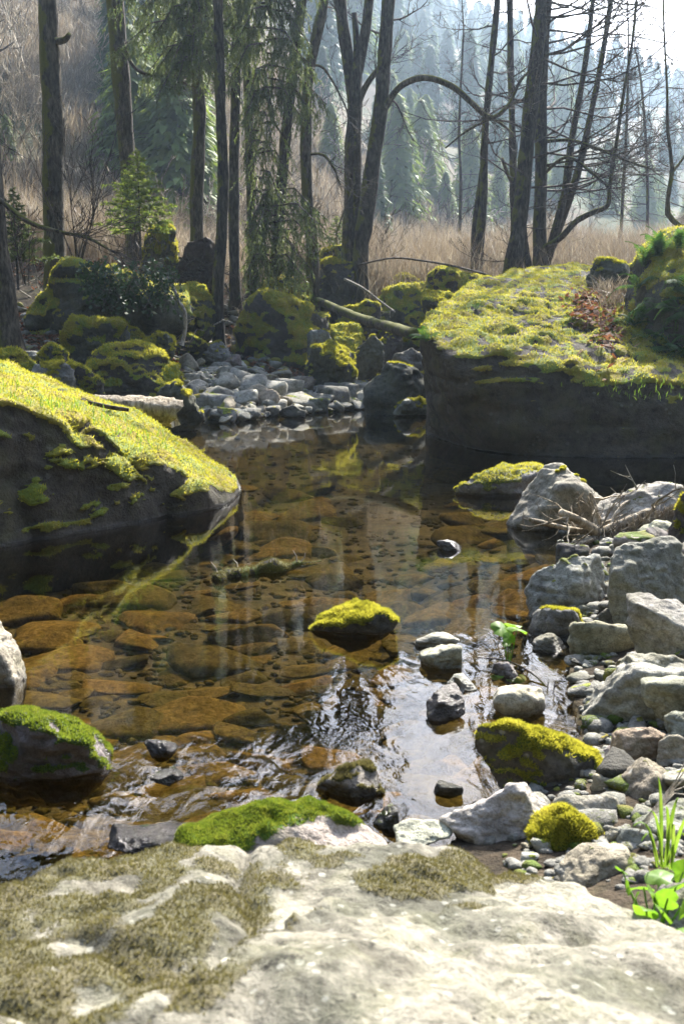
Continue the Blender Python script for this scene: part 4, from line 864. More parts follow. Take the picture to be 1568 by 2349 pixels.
# hillside conifers
def conifer_mesh(seed, m_, h=1., slim=.24, n=900):
    r = np.random.default_rng(seed); V, F = [], []
    for k in range(n):
        t = (k + r.random()) / n; z = .06 + .94 * t; rad = slim * (1 - t) ** .8 * r.uniform(.55, 1.15) + .012; a = r.uniform(0, 6.283)
        d = np.array((math.cos(a), math.sin(a), -.32)); s = np.array((-math.sin(a), math.cos(a), 0)); p0 = np.array((0, 0, z)); p1 = p0 + d * rad
        for j in range(4):
            u = r.uniform(.25, 1); p = p0 + (p1 - p0) * u; w = .010 + .014 * (1 - t); dn = np.array((r.normal(0, .02), r.normal(0, .02), -r.uniform(.02, .05)))
            b = len(V); V.extend([p - s * w * r.uniform(.5, 1.5), p + s * w * r.uniform(.5, 1.5), p + d * .05 + dn]); F.append((b, b + 1, b + 2))
    return mesh_np('crown', np.array(V) * h, np.array(F), m_, False)
CON = [conifer_mesh(i, M_FIR if i < 4 else M_FIRY, 1, [.2, .24, .18, .22, .3, .34][i]) for i in range(6)]
TT = Tubes(); TT.tube([(0, 0, -.05), (0, 0, .5), (0, 0, .97)], [.014, .009, .002], 5); CTR = TT.mesh('trunk', M_BARKD)
def conifer(x, y, H, kind, label, group, r, parts=True):
    z = gz(x, y); sc = (H * r.uniform(.85, 1.2), H * r.uniform(.85, 1.2), H); rz = r.uniform(0, 6.28)
    o = empty('conifer', (x, y, z), label, 'conifer', group); o.scale = sc; o.rotation_euler = (0, 0, rz)
    obj('crown', CON[kind], o); obj('trunk', CTR, o)
rc = np.random.default_rng(21)
def hill_at(u, t):                                   # u: picture column, t: 0 foot .. 1 ridge
    F_ = np.interp(u, [-600, 0, 500, 800, 1100, 1568, 2600], [24, 27, 32, 42, 62, 90, 110]); RD = np.interp(u, [-600, 0, 500, 800, 1100, 1568, 2600], [110, 120, 150, 215, 300, 380, 420])
    d = F_ + (RD - F_) * t; a = math.atan((u - 784) / FPX / .985); return d * math.sin(a), d * math.cos(a), d
for (px, py, d, hpx, kind, lb) in [(985, 205, 95, 140, 3, 'tall conifer standing alone below the two white stumps'), (905, 330, 60, 120, 4, 'bright bushy conifer right of the arching branch trunk'), (940, 380, 58, 110, 5, 'bright green young conifer on the clearing slope'),
    (985, 420, 56, 110, 4, 'low bright conifer at the lower end of the clearing slope'), (1020, 455, 54, 90, 5, 'lowest bright conifer above the dry meadow'), (340, 280, 50, 150, 3, 'pale green conifer between second and third trunk'), (390, 330, 46, 160, 4, 'bushy light conifer left of the slim trunk'),
    (365, 230, 60, 130, 5, 'light conifer high between the left trunks'), (760, 330, 55, 130, 4, 'light conifer behind the gap left of the forked trunk'), (740, 200, 70, 130, 3, 'hazy conifer above the gap left of the forked trunk'), (20, 330, 36, 90, 5, 'small conifer at the left edge of the brown slope'),
    (865, 300, 64, 120, 3, 'conifer seen between the two centre trunks')]:
    b = G(px, py + hpx * .5); conifer(b[0], b[1], hpx / FPX * b[1] * 1.1, kind, lb, None, rc)
for i in range(215):
    u = rc.uniform(-150, 1750); t = rc.uniform(.25, 1.) ** .9; x, y, d = hill_at(u, t)
    if u < 560 and t < .82: continue
    if t < .6 and rc.random() < .3: continue
    conifer(x, y, rc.uniform(8, 15) * (.7 + .3 * t), int(rc.integers(0, 6) if t < .6 else rc.integers(0, 4)), 'hazy dark conifer on the wooded hillside, ' + ('seen between the trunks at the left' if u < 560 else 'seen behind the spruce curtain and forked trunk' if u < 900 else 'seen through the arching branch' if u < 1120 else 'seen behind the alder clump' if u < 1350 else 'seen above the fern boulder'), 'conifers on the hillside', rc)
for i in range(110):
    u = np.interp(i, [0, 110], [500, 1800]) + rc.normal(0, 6); x, y, d = hill_at(u, rc.uniform(.93, 1.06))
    conifer(x, y, rc.uniform(9, 15), int(rc.integers(0, 4)), 'blue-hazed conifer on the skyline ridge, ' + ('above the forked trunk' if u < 900 else 'above the arching branch' if u < 1120 else 'behind the alder clump' if u < 1350 else 'above the fern boulder'), 'conifers on the skyline', rc)
for i in range(60):
    u = rc.uniform(820, 1600) if i % 3 else rc.uniform(300, 480); x, y, d = hill_at(u, rc.uniform(.03, .3))
    conifer(x, y, rc.uniform(3, 7), int(rc.integers(3, 6)), 'light green young conifer at the foot of the hill, ' + ('behind the left trunks' if u < 560 else 'right of the forked trunk' if u < 1120 else 'behind the alder clump' if u < 1350 else 'above the fern boulder'), 'young conifers at the hill foot', rc)
# bare saplings on the hill (shared meshes)
SH = []
for i in range(4):
    B = Tubes()
    for k in range(5): limb(B, (0, 0, 0), (random.gauss(0, .35), random.gauss(0, .35), 1), random.uniform(.7, 1), .010, 2, .2, 5, .12, (20, 50), minr=.0035)
    SH.append(B.mesh('shrub', (M_TWIG, M_PALE, M_TWIG, M_WOOD)[i]))
for i in range(200):
    u = rc.uniform(-60, 1650); t = rc.uniform(-.25, .4); x, y, d = hill_at(u, max(t, 0)); 
    if t < 0: d = rc.uniform(24, d); x, y = x / math.hypot(x, y) * d, y / math.hypot(x, y) * d
    o = bpy.data.objects.new('shrub', SH[rc.integers(4)]); o.location = (x, y, gz(x, y)); h = rc.uniform(1.2, 2.6) if t < 0 else rc.uniform(2., 4.5); o.scale = (h, h, h); o.rotation_euler = (0, 0, rc.uniform(0, 6.28)); link(o)
    tag(o, 'bare grey-brown bush ' + ('in the dry meadow, ' if t < 0 else 'on the dry slope, ') + ('behind the left trunks' if u < 560 else 'behind the forked trunk' if u < 900 else 'under the arching branch' if u < 1120 else 'behind the alder clump' if u < 1350 else 'above the fern boulder'), 'bush', 'bare bushes on the slope')
# dry reeds and brambles, uncountable
def reeds():
    r = np.random.default_rng(9); n = 230000
    u = r.uniform(-120, 1700, n); a = np.arctan((u - 784) / FPX); Fd = np.interp(u, [-600, 0, 500, 800, 1100, 1568, 2600], [80, 80, 78, 66, 72, 95, 110])
    d = 21.5 + (Fd - 21.5) * r.random(n) ** 1.25; d = np.where(u < 300, np.maximum(d, 20.5), d); x, y = d * np.sin(a), d * np.cos(a); z = ground(x, y)
    cl = fbm(np.stack([x, y, 0 * x], 1), 2.2, 3, 44); keep = r.random(n) < np.clip(.75 + cl, .12, 1) * sstep(21, 23.5, d + .8 * cl); x, y, z, d, cl = x[keep], y[keep], z[keep], d[keep], cl[keep]; m = len(x)
    h = r.uniform(.4, 1.6, m) * (1 + .5 * cl); w = .0035 * d / 12 * r.uniform(.6, 1.4, m); an = r.uniform(0, 6.28, m)
    ln = r.normal(0, .28, (m, 2)); b = np.stack([x, y, z - .03], 1); s = np.stack([np.cos(an), np.sin(an), 0 * an], 1) * w[:, None]
    mid = b + np.stack([ln[:, 0] * h * .35, ln[:, 1] * h * .35, h * .55], 1); tip = b + np.stack([ln[:, 0] * h * 1.1, ln[:, 1] * h * 1.1, h * .95], 1)
    V = np.stack([b - s, b + s, mid + s * .8, mid - s * .8, tip], 1).reshape(-1, 3); k = np.arange(m)[:, None] * 5
    F = np.concatenate([k + [0, 1, 2], k + [0, 2, 3], k + [3, 2, 4]]); o = obj('reeds', mesh_np('reeds', V, F, M_DRY, False)); tag(o, 'dry reddish-brown reeds and brambles of the meadow and slope', 'dry reeds', kind='stuff')
reeds()
# fallen pale trunks on the slope
for i, (x0, y0, d0, x1, y1, d1, w, lb) in enumerate([(935, 165, 80, 945, 120, 80, 9, 'white broken stump on the clearing, left of the pair'), (948, 165, 80, 955, 128, 80, 8, 'white broken stump on the clearing, right of the pair'),
    (975, 275, 62, 1042, 385, 54, 4, 'thin pale trunk lying down the clearing slope'), (965, 255, 66, 985, 280, 64, 8, 'short bright log piece on the clearing slope'), (1185, 325, 80, 1215, 350, 76, 5, 'pale log piece seen behind the alder clump'),
    (20, 40, 60, 90, 110, 52, 7, 'grey fallen trunk high on the left slope'), (180, 220, 44, 215, 260, 42, 5, 'fallen grey pole above the rock outcrop on the left slope'), (100, 170, 46, 70, 110, 50, 6, 'second grey fallen trunk behind the leftmost trunk'),
    (890, 140, 80, 925, 170, 76, 4, 'thin pale pole left of the broken stumps')]):
    a, b = P(x0, y0, d0), P(x1, y1, d1)
    a = G(x0, y0); b = G(x1, y1) if i > 1 else a + (0, 0, 3.); 
    if i == 1: a = G(945, 165) + (.6, 0, 0); b = a + (.5, 0, 2.6)
    B = Tubes(); rr = w / FPX * a[1] * .5; B.tube([a + (0, 0, rr), (a + b) / 2 + (0, 0, rr + .1), b + (0, 0, rr)], [rr, rr * .9, rr * .7], 7); tag(obj('fallen_log', B.mesh('fallen_log', M_PALE)), lb, 'log')
hull_rock('boulder', 'grey-brown rock outcrop on the left slope between the first two trunks', [P(185, 215, 42), P(205, 190, 42.5), P(235, 195, 43), P(245, 245, 42), P(190, 245, 41), P(230, 240, 41), P(190, 250, 44), P(250, 240, 45), P(215, 200, 45)], BROWNG, 5, 14, moss=.2, rough=(.25, 1.5), crack=.1, thick=0, seed=77)
# ------------------------------------------------------------------ logs, sticks, roots
def stick(name, label, pix, mat_, cat='branch', n=8, twigs=0, noise_=.08, parent=None, caps=True):
    pts = np.array([P(a, b, d) for a, b, d, w in pix]); rd = [w / FPX * p[1] * .5 for (a, b, d, w), p in zip(pix, pts)]; out = []; ro = []
    for i in range(len(pts) - 1):
        a = pts[max(i - 1, 0)]; b = pts[i]; c = pts[i + 1]; e = pts[min(i + 2, len(pts) - 1)]
        for j in range(6):
            t = j / 6; out.append(.5 * ((2 * b) + (-a + c) * t + (2 * a - 5 * b + 4 * c - e) * t * t + (-a + 3 * b - 3 * c + e) * t ** 3)); ro.append(rd[i] * (1 - t) + rd[i + 1] * t)
    out.append(pts[-1]); ro.append(rd[-1]); B = Tubes(); B.tube(out, ro, n); v = np.array(B.v); k = len(out) * n; cen = np.repeat(np.array(out), n, 0); dd = v[:k] - cen
    v[:k] = cen + dd * (1 + noise_ * 2 * fbm(v[:k] + 3, max(ro) * 2.2, 3, 5))[:, None]; B.v = [tuple(q) for q in v]
    for q in range(twigs):
        i = random.randrange(2, len(out)); limb(B, out[i], (random.gauss(0, 1), random.gauss(0, 1), random.gauss(.2, .7)), ro[0] * random.uniform(5, 14), ro[0] * .3, 1, .1, 3, .25, minr=.002)
    o = obj(name, B.mesh(name, mat_), parent)
    if parent is None: tag(o, label, cat)
    return o
def log():
    a, b = P(150, 918, 8.6), P(398, 945, 8.9); n = 30; m = 20; V = []; F = []
    o = empty('log', (a + b) / 2, 'thick bleached broken log lying across the back of the left boulder', 'log'); c0 = (a + b) / 2; ax = (b - a); L = np.linalg.norm(ax); ax /= L
    s1 = np.cross(ax, (0, 0, 1)); s1 /= np.linalg.norm(s1); s2 = np.cross(s1, ax); g = np.random.default_rng(3)
    for i in range(n + 1):
        t = i / n; r0 = .05 + .075 * t ** .8
        for k in range(m):
            an = 6.2832 * k / m; rr = r0 * (1 + .10 * math.sin(an * 3 + 1) + .07 * math.sin(an * 9 + t * 4) * 1 + .05 * g.normal()); p = a - c0 + ax * L * t + (s1 * math.cos(an) + s2 * math.sin(an)) * rr
            if i == n: p = p + ax * (.05 * g.random() + .05 * math.sin(an * 2))
            V.append(p)
    for i in range(n):
        for k in range(m): F.append((i * m + k, i * m + (k + 1) % m, (i + 1) * m + (k + 1) % m, (i + 1) * m + k))
    me = mesh_np('bark', np.array(V), np.array(F), M_WOOD); obj('shaft', me, o)
    B = Tubes()                                      # splintered end
    V2 = [V[n * m + k] for k in range(m)]; cc = np.mean(V2, 0); V3 = V2 + [cc + (p - cc) * .55 - ax * .03 + g.normal(0, .008, 3) for p in V2] + [cc - ax * .06]
    F3 = [(k, (k + 1) % m, m + (k + 1) % m) for k in range(m)] + [(k, m + (k + 1) % m, m + k) for k in range(m)] + [(m + k, m + (k + 1) % m, 2 * m) for k in range(m)]
    obj('broken_end', mesh_np('broken_end', np.array(V3), np.array(F3), M_PALE, False), o)
log()
stick('stick', 'thin dark stick lying on the left boulder in front of the bleached log', [(128, 906, 7.2, 6), (200, 922, 7.15, 9), (255, 934, 7.1, 10), (296, 940, 7.1, 9)], M_TWIG, 'stick')
stick('fallen_log', 'mossy fallen log slanting from the centre boulder down to the huge boulder', [(728, 688, 19.2, 15), (780, 712, 18, 19), (840, 735, 16.6, 22), (900, 752, 15.2, 25), (955, 768, 13.8, 27)], M_BARKM, 'log', 12)
stick('dead_branch', 'white forked dead branch standing against the dark left boulder', [(417, 792, 16.2, 9), (425, 755, 16.2, 9), (424, 715, 16.2, 8), (410, 690, 16.3, 7), (398, 660, 16.4, 7), (385, 635, 16.5, 5)], M_PALE, 'branch', 7, 5)
stick('stick', 'short pale stick resting across the stones beside the speckled rock', [(1326, 1277, 5.1, 9), (1370, 1288, 5.0, 10), (1422, 1300, 4.9, 8)], M_WOOD, 'stick')
stick('fallen_branch', 'long thin fallen branch lying before the meadow, left of the huge boulder', [(820, 608, 21, 4), (900, 592, 21, 5), (980, 600, 20.5, 5), (1060, 615, 20, 5), (1130, 636, 19, 5), (1160, 660, 18.6, 4)], M_TWIG, 'branch', 5, 4)
stick('fallen_branch', 'pale thin branch arching over the stones left of the huge boulder', [(790, 640, 20, 6), (830, 660, 19.5, 6), (870, 690, 19.3, 5), (905, 715, 19, 4)], M_PALE, 'branch', 5, 4)
for i in range(22):
    px = rng.uniform(20, 960); py = rng.uniform(640, 850) if px < 480 else rng.uniform(650, 790); a = G(px, py); an = rng.uniform(-.7, .7) + (math.pi if i % 2 else 0); L_ = rng.uniform(.7, 2.2); B = Tubes()
    pts = [a + np.array((math.cos(an) * L_ * t, math.sin(an) * L_ * t * .5, .12 + .35 * t * rng.uniform(.2, 1) + .06 * math.sin(t * 5 + i))) for t in np.linspace(0, 1, 7)]
    B.tube(pts, list(np.linspace(.022, .007, 7)), 5)
    for k in range(3): limb(B, pts[2 + k], (rng.normal(), rng.normal(), .5), L_ * .3, .009, 1, .1, 3, .25, minr=.004)
    tag(obj('fallen_branch', B.mesh('fallen_branch', (M_PALE, M_TWIG, M_WOOD)[i % 3])), 'dead branch lying among the mossy rocks of the far bank', 'branch', 'dead branches on the far bank')
# mossy log lying in the pool
b0 = W(500, 1330)
stick('sunken_log', 'half sunken mossy log in the middle of the pool with small twigs', [(492, 1326, b0[1] + .02, 20), (525, 1318, b0[1] + .07, 34), (548, 1306, b0[1] + .10, 28), (575, 1309, b0[1] + .14, 38), (605, 1298, b0[1] + .17, 26), (640, 1300, b0[1] + .2, 26), (680, 1289, b0[1] + .25, 15), (738, 1281, b0[1] + .30, 10)], M_SHORE, 'log', 16, 0, .95)
SLG = [o for o in bpy.data.objects if o.name == 'sunken_log'][0]; SLG.color = (.05, .045, .035, 1); SLG.data.transform(__import__('mathutils').Matrix.Translation((0, 0, -.014)))
vv = np.array([v.co[:] for v in SLG.data.vertices]); attr(SLG.data, 'moss', sstep(-.1, .3, fbm(vv, .06, 3, 5) + .1)); attr(SLG.data, 'wet', np.full(len(vv), .25)); shoots(SLG, vv, np.array([(p.vertices[0], p.vertices[1], p.vertices[2]) for p in SLG.data.polygons]), np.full(len(vv), 1.), 3000, .005, .016, M_MOSSD, 5)
for a_, b_ in (((500, 1318), (484, 1288)), ((680, 1288), (672, 1262)), ((545, 1300), (535, 1282)), ((690, 1287), (700, 1268))):
    tw_ = Tubes(); q0, q1 = P(*a_, b0[1] + .15), P(*b_, b0[1] + .12); tw_.tube([q0, (q0 + q1) / 2 + (.008, 0, 0), q1], [.004, .003, .0015], 5); obj('twig', tw_.mesh('twig', M_PALE), SLG)
# thin bramble twig over the water
stick('twig', 'thin bare twig arching from the shore stones out over the shallows', [(1430, 1775, 2.75, 8), (1410, 1700, 2.9, 7), (1350, 1650, 3.05, 6), (1290, 1610, 3.2, 5), (1220, 1545, 3.4, 5), (1160, 1515, 3.5, 4), (1095, 1508, 3.55, 3)], M_TWIG, 'twig', 5, 6)
stick('twig', 'dry forked twig lying on the stones below the mossy oblong rock', [(1275, 1815, 2.45, 4), (1310, 1812, 2.45, 5), (1345, 1805, 2.45, 6), (1375, 1790, 2.5, 5), (1400, 1770, 2.55, 4)], M_TWIG, 'twig', 5, 4)
# driftwood root
dr = empty('driftwood_root', W(1370, 1240, .1), 'driftwood root stump with pale broken arms and trapped debris on the right bank', 'driftwood')
dinv = -Vector(dr.location)
def drpart(nm, pix, m_, n=8, tw=0):
    o = stick(nm, '', pix, m_, parent=dr, n=n, twigs=tw, noise_=.16); o.data.transform(__import__('mathutils').Matrix.Translation(dinv))
for pix in ([(1372, 1228, 5.6, 30), (1345, 1205, 5.5, 24), (1320, 1190, 5.4, 20), (1284, 1176, 5.35, 20)], [(1372, 1228, 5.6, 24), (1330, 1218, 5.5, 14), (1270, 1205, 5.3, 12), (1215, 1192, 5.2, 11)],
            [(1372, 1228, 5.6, 34), (1430, 1200, 5.6, 26), (1490, 1175, 5.65, 22), (1545, 1148, 5.7, 24), (1600, 1130, 5.7, 24)], [(1372, 1228, 5.6, 24), (1368, 1190, 5.65, 18), (1360, 1150, 5.7, 11), (1352, 1130, 5.7, 6)],
            [(1380, 1235, 5.6, 30), (1385, 1262, 5.4, 22), (1370, 1285, 5.3, 14)], [(1372, 1230, 5.6, 18), (1330, 1245, 5.4, 11), (1290, 1252, 5.3, 7)], [(1390, 1225, 5.6, 12), (1420, 1165, 5.7, 8), (1460, 1140, 5.8, 7), (1500, 1135, 5.8, 5)]):
    drpart('root_arm', pix, M_WOOD, 8, 4)
def debris():
    r = np.random.default_rng(8); V, F = [], []; T = Tubes()
    for k in range(260):
        t = r.random(); c = P(1370 + 190 * t, 1232 - 75 * t, 5.55) - np.array(dr.location); p = c + r.normal(0, .02, 3); 
        hl = r.uniform(.02, .12); T.tube([p, p + (r.normal(0, .015), r.normal(0, .015), -hl * .5), p + (r.normal(0, .03), r.normal(0, .03), -hl)], [.0028, .002, .0012], 3, False)
    obj('debris', T.mesh('debris', M_DRY), dr, 'stuff')
debris()
# ------------------------------------------------------------------ leaves, ferns, grass, small plants
def tufts_on(name, label, cat, centers, n, h, w, m_, seed=0, spread=.06, lean=.35, parts=True):
    r = np.random.default_rng(seed); V, F = [], []
    for c in centers:
        for k in range(n):
            b = np.array(c) + np.array((r.normal(0, spread), r.normal(0, spread), -.01)); a = r.uniform(0, 6.28); hh = h * r.uniform(.5, 1.2); l = r.normal(0, lean, 2) * hh
            s = np.array((math.cos(a), math.sin(a), 0)) * w; q = len(V)
            V.extend([b - s, b + s, b + np.array((l[0] * .4, l[1] * .4, hh * .6)) + s * .8, b + np.array((l[0] * .4, l[1] * .4, hh * .6)) - s * .8, b + np.array((l[0], l[1], hh * .95))]); F.extend([(q, q + 1, q + 2), (q, q + 2, q + 3), (q + 3, q + 2, q + 4)])
    o = obj(name, mesh_np(name, np.array(V), np.array(F), m_, False)); tag(o, label, cat, kind='stuff'); return o
def on_mesh(v, px, py, tol=6):                       # nearest front vertex of a rock under a pixel
    rel = v - (0, 0, CAM_H); c, s = math.cos(PITCH), math.sin(PITCH)
    zf = rel[:, 1] * c - rel[:, 2] * s; yu = rel[:, 1] * s + rel[:, 2] * c; X = 784 + FPX * rel[:, 0] / zf; Y = 1174 - FPX * yu / zf
    d2 = (X - px) ** 2 + (Y - py) ** 2; ok = np.where(d2 < tol * tol)[0]
    if len(ok) == 0: return v[np.argmin(d2)]
    return v[ok[np.argmin(rel[ok, 1])]]
vL, vR, vF, vN = BL[1], BR[1], BF[1], BN[1]
tufts_on('grass', 'fresh green grass growing in the moss of the left sloping boulder', 'grass', [on_mesh(vL, a, b) for a, b in [(10, 890), (25, 905), (40, 915), (5, 915), (60, 925), (180, 945), (210, 955), (235, 965), (265, 985), (300, 1000), (330, 1010), (90, 930), (150, 935), (20, 930), (345, 1020)]], 22, .075, .003, M_GRASS, 3, .09)
tufts_on('grass', 'soft green grass on the shaded shelf of the huge boulder below the ferns', 'grass', [on_mesh(vR, a, b) for a, b in [(1420, 880), (1440, 890), (1470, 900), (1500, 905), (1530, 915), (1450, 870), (1490, 885)]], 30, .06, .003, M_GRASS, 4, .2)
tufts_on('grass', 'bleached dry grass tuft at the top of the huge boulder', 'dry grass', [on_mesh(vR, a, b) for a, b in [(1400, 680), (1415, 690), (1390, 700), (1380, 670), (1425, 670)]], 60, .26, .005, M_DRY, 5, .07, .8)
def gblade(px, py, d, tip, wpx, parent):
    a = P(px, py, d); b = P(tip[0], tip[1], d + tip[2]); w = wpx / FPX * d * .5; V, F = [], []; n = 7; off = np.array(parent.location)
    for i in range(n + 1):
        t = i / n; p = a + (b - a) * t + np.array((0, 0, .04 * math.sin(t * 3.14))); s = np.array((1, .3, 0)) * w * (1 - t ** 2.2) * (.6 + .8 * min(1, t * 3) * .5); V += [p - s - off, p + np.array((0, .004, 0)) - off, p + s - off]
    for i in range(n):
        k = i * 3; F += [(k, k + 1, k + 4, k + 3), (k + 1, k + 2, k + 5, k + 4)]
    obj('blade', mesh_np('blade', np.array(V), np.array(F), M_GRASS), parent)
gt = empty('grass_clump', W(1520, 1990, .2), 'tall bright green grass blades at the right edge above the heart-leaved plant', 'grass clump')
for (x, y, tx, ty, w) in [(1515, 1990, 1508, 1780, 12), (1522, 1990, 1555, 1830, 14), (1530, 1990, 1525, 1850, 12), (1510, 1985, 1452, 1895, 8), (1535, 1995, 1590, 1870, 13), (1518, 1992, 1485, 1860, 9), (1540, 1990, 1540, 1900, 12), (1528, 1985, 1575, 1930, 10), (1505, 1990, 1470, 1930, 8)]:
    gblade(x, y, 1.75, (tx, ty, random.uniform(-.1, .1)), w, gt)
sd_ = empty('dry_grass', W(1560, 1850, .2), 'pale dry grass stalks drooping over the stones at the right edge', 'dry grass')
for k in range(5):
    pp = [P(1600, 1690 + k * 34, 2.0), P(1545, 1795 + k * 6, 1.98), P(1500 - k * 3, 1850 + k * 8, 1.97), P(1468 - k * 2, 1890 + k * 6, 1.96)]; B = Tubes(); B.tube([p - np.array(sd_.location) for p in pp], [.0014, .0014, .0011, .0008], 5); obj('stalk', B.mesh('stalk', M_PALE), sd_)
for k in range(5):
    pp = [P(1600, 2130 + k * 12, 1.25), P(1568, 2180 + k * 12, 1.2), P(1540 - k * 4, 2260 + k * 10, 1.12), P(1500 - k * 3, 2370, 1.05)]; B = Tubes(); B.tube([p - np.array(sd_.location) for p in pp], [.002, .002, .0018, .0014], 5); obj('stalk', B.mesh('stalk', M_PALE), sd_)
def leaf_mesh(name, m_, lob=0.12, cup=.25, n=14, heart=True):
    V = [(0, 0, 0)]; F = []; rings = 4
    for r_ in range(1, rings + 1):
        for k in range(n):
            a = 6.2832 * k / n; q = r_ / rings; rad = 1 + lob * math.sin(a * 7) * (q > .8) + lob * .4 * math.sin(a * 3)
            if heart: rad *= 1 - .45 * math.exp(-((a - math.pi) / .45) ** 2)
            x, y = math.cos(a) * rad * q, math.sin(a) * rad * q * .9; V.append((x, y, -cup * (q * q) * (.6 + .4 * math.cos(2 * a)) + .05 * math.sin(a * 5) * q))
    for k in range(n): F.append((0, 1 + k, 1 + (k + 1) % n))
    me_f = list(F)
    for r_ in range(rings - 1):
        for k in range(n):
            a, b = 1 + r_ * n + k, 1 + r_ * n + (k + 1) % n; me_f += [(a, a + n, b + n), (a, b + n, b)]
    return mesh_np(name, np.array(V), np.array(me_f), m_)
LEAF = [leaf_mesh('leaf', M_LEAF, .05 + .03 * i, .2 + .1 * i) for i in range(3)]
def leafy(name, label, cat, base, leaves, tilt=.5):
    o = empty(name, base, label, cat); r = np.random.default_rng(int(abs(base[0]) * 1000))
    for (px, py, d, wpx) in leaves:
        p = P(px, py, d) - np.array(base); w = wpx / FPX * d * .5
        l = obj('leaf', LEAF[r.integers(3)], o); l.location = p; l.scale = (w, w, w); l.rotation_euler = (r.normal(.35, tilt), r.normal(0, tilt), r.uniform(0, 6.28))
        B = Tubes(); B.tube([(0, 0, -.02), p * .5 + np.array((0, 0, -.01)), p], [.0025, .002, .0015], 5); obj('stem', B.mesh('stem', M_LEAF), o)
    return o
leafy('leafy_plant', 'clump of bright heart-shaped green leaves at the lower right edge', 'plant', tuple(W(1500, 2150, .22)), [(1475, 2035, 1.55, 70), (1510, 2010, 1.6, 80), (1550, 2030, 1.55, 80), (1480, 2085, 1.45, 75), (1520, 2090, 1.45, 70), (1455, 2060, 1.5, 55), (1490, 2125, 1.4, 60), (1530, 2060, 1.5, 70), (1440, 2035, 1.55, 45), (1560, 2080, 1.45, 75), (1555, 2130, 1.35, 70), (1425, 1995, 1.6, 40), (1500, 2050, 1.5, 60), (1565, 2000, 1.6, 70)])
leafy('leafy_plant', 'small plant with pale sunlit leaves standing in the shallows', 'plant', tuple(W(1165, 1530, 0)), [(1150, 1440, 3.55, 60), (1185, 1440, 3.5, 55), (1165, 1462, 3.5, 36), (1175, 1432, 3.6, 50), (1158, 1475, 3.5, 24), (1140, 1548, 3.42, 40), (1180, 1550, 3.42, 60)], .25)
leafy('leafy_plant', 'single bright green leaf cluster between the grey rocks of the right bank', 'plant', tuple(W(1383, 1420, .04)), [(1375, 1375, 4.35, 36), (1390, 1368, 4.35, 30), (1382, 1386, 4.3, 26)], .3)
# hanging white leaf
wl = mesh_np('white_leaf', np.array([P(1040, 1552, 3.25), P(1052, 1556, 3.22), P(1066, 1575, 3.21), P(1060, 1592, 3.2), P(1050, 1596, 3.19), P(1040, 1575, 3.22), P(1052, 1573, 3.26)]), np.array([(0, 1, 6), (1, 2, 6), (2, 3, 6), (3, 4, 6), (4, 5, 6), (5, 0, 6)]), M_PALE)
tag(obj('white_leaf', wl), 'whitish withered leaf resting at the flat stone in the shallows', 'leaf')
def frond_mesh(seed):
    r = np.random.default_rng(seed); V, F = [], []; n = 22
    for i in range(n):
        t = i / n; x = t; z = .35 * math.sin(t * 2.2) - .28 * t * t; pl = .20 * math.sin(min(1, t * 1.25 + .12) * 3.14) ** .7 * (1 - t * .35) + .01
        for s in (-1, 1):
            b = len(V); tp = (x + .05, s * pl, z - .04 + r.normal(0, .012)); wd = .022
            V += [(x - wd, 0, z), (x + wd, 0, z), (x + wd * 1.0 + .03, s * pl * .6, z - .01), tp, (x - wd * .6 + .03, s * pl * .55, z - .012)]; F += [(b, b + 1, b + 2), (b, b + 2, b + 4), (b + 4, b + 2, b + 3)]
    return mesh_np('frond', np.array(V), np.array(F), M_FERN, False)
FR = [frond_mesh(i) for i in range(3)]
rf = np.random.default_rng(2)
def fern(px, py, size, label, n=8, v=None, az=None, d=None, up=.0, m_=None):
    p = on_mesh(v, px, py, 10) if d is None else P(px, py, d); o = empty('fern', p + np.array((0, -.03, .0)), label, 'fern')
    for k in range(n):
        f = obj('frond', FR[rf.integers(3)], o); L = size * rf.uniform(.7, 1.15); f.scale = (L, L, L)
        a = (az if az is not None else -math.pi / 2) + rf.normal(0, .85); f.rotation_euler = (rf.normal(0, .3), -rf.uniform(-.5, .5) - up, a)
    return o
for px, py, s, lb, up in [(1500, 580, .42, 'sunlit fern at the very top of the fern boulder', .5), (1465, 610, .4, 'bright fern on the left shoulder of the fern boulder', .4), (1455, 660, .36, 'fern hanging just under the left shoulder', 0), (1540, 660, .5, 'dark fern hanging in the shade high on the fern boulder', -.3), (1500, 700, .5, 'dark fern in the middle of the fern boulder face', -.3),
    (1450, 745, .4, 'blue-green fern at the left foot of the fern boulder', 0), (1480, 780, .5, 'broad fern low on the fern boulder', -.1), (1530, 790, .55, 'large dark fern at the right edge, low on the face', -.2), (1560, 720, .5, 'fern at the right edge, mid height', -.3), (1420, 760, .34, 'small fern beside the leaf-filled hollow', .1), (1555, 560, .4, 'fern sprouting over the top right corner', .4), (1545, 840, .5, 'lowest fern above the shaded grass shelf', 0)]:
    fern(px, py, s, lb, 9, vF, up=up)
fern(978, 775, .26, 'small bright fern on the left corner of the huge boulder', 8, vR, up=.3)
fern(1090, 700, .14, 'tiny fern growing in the moss of the huge boulder', 6, vR, up=.3)
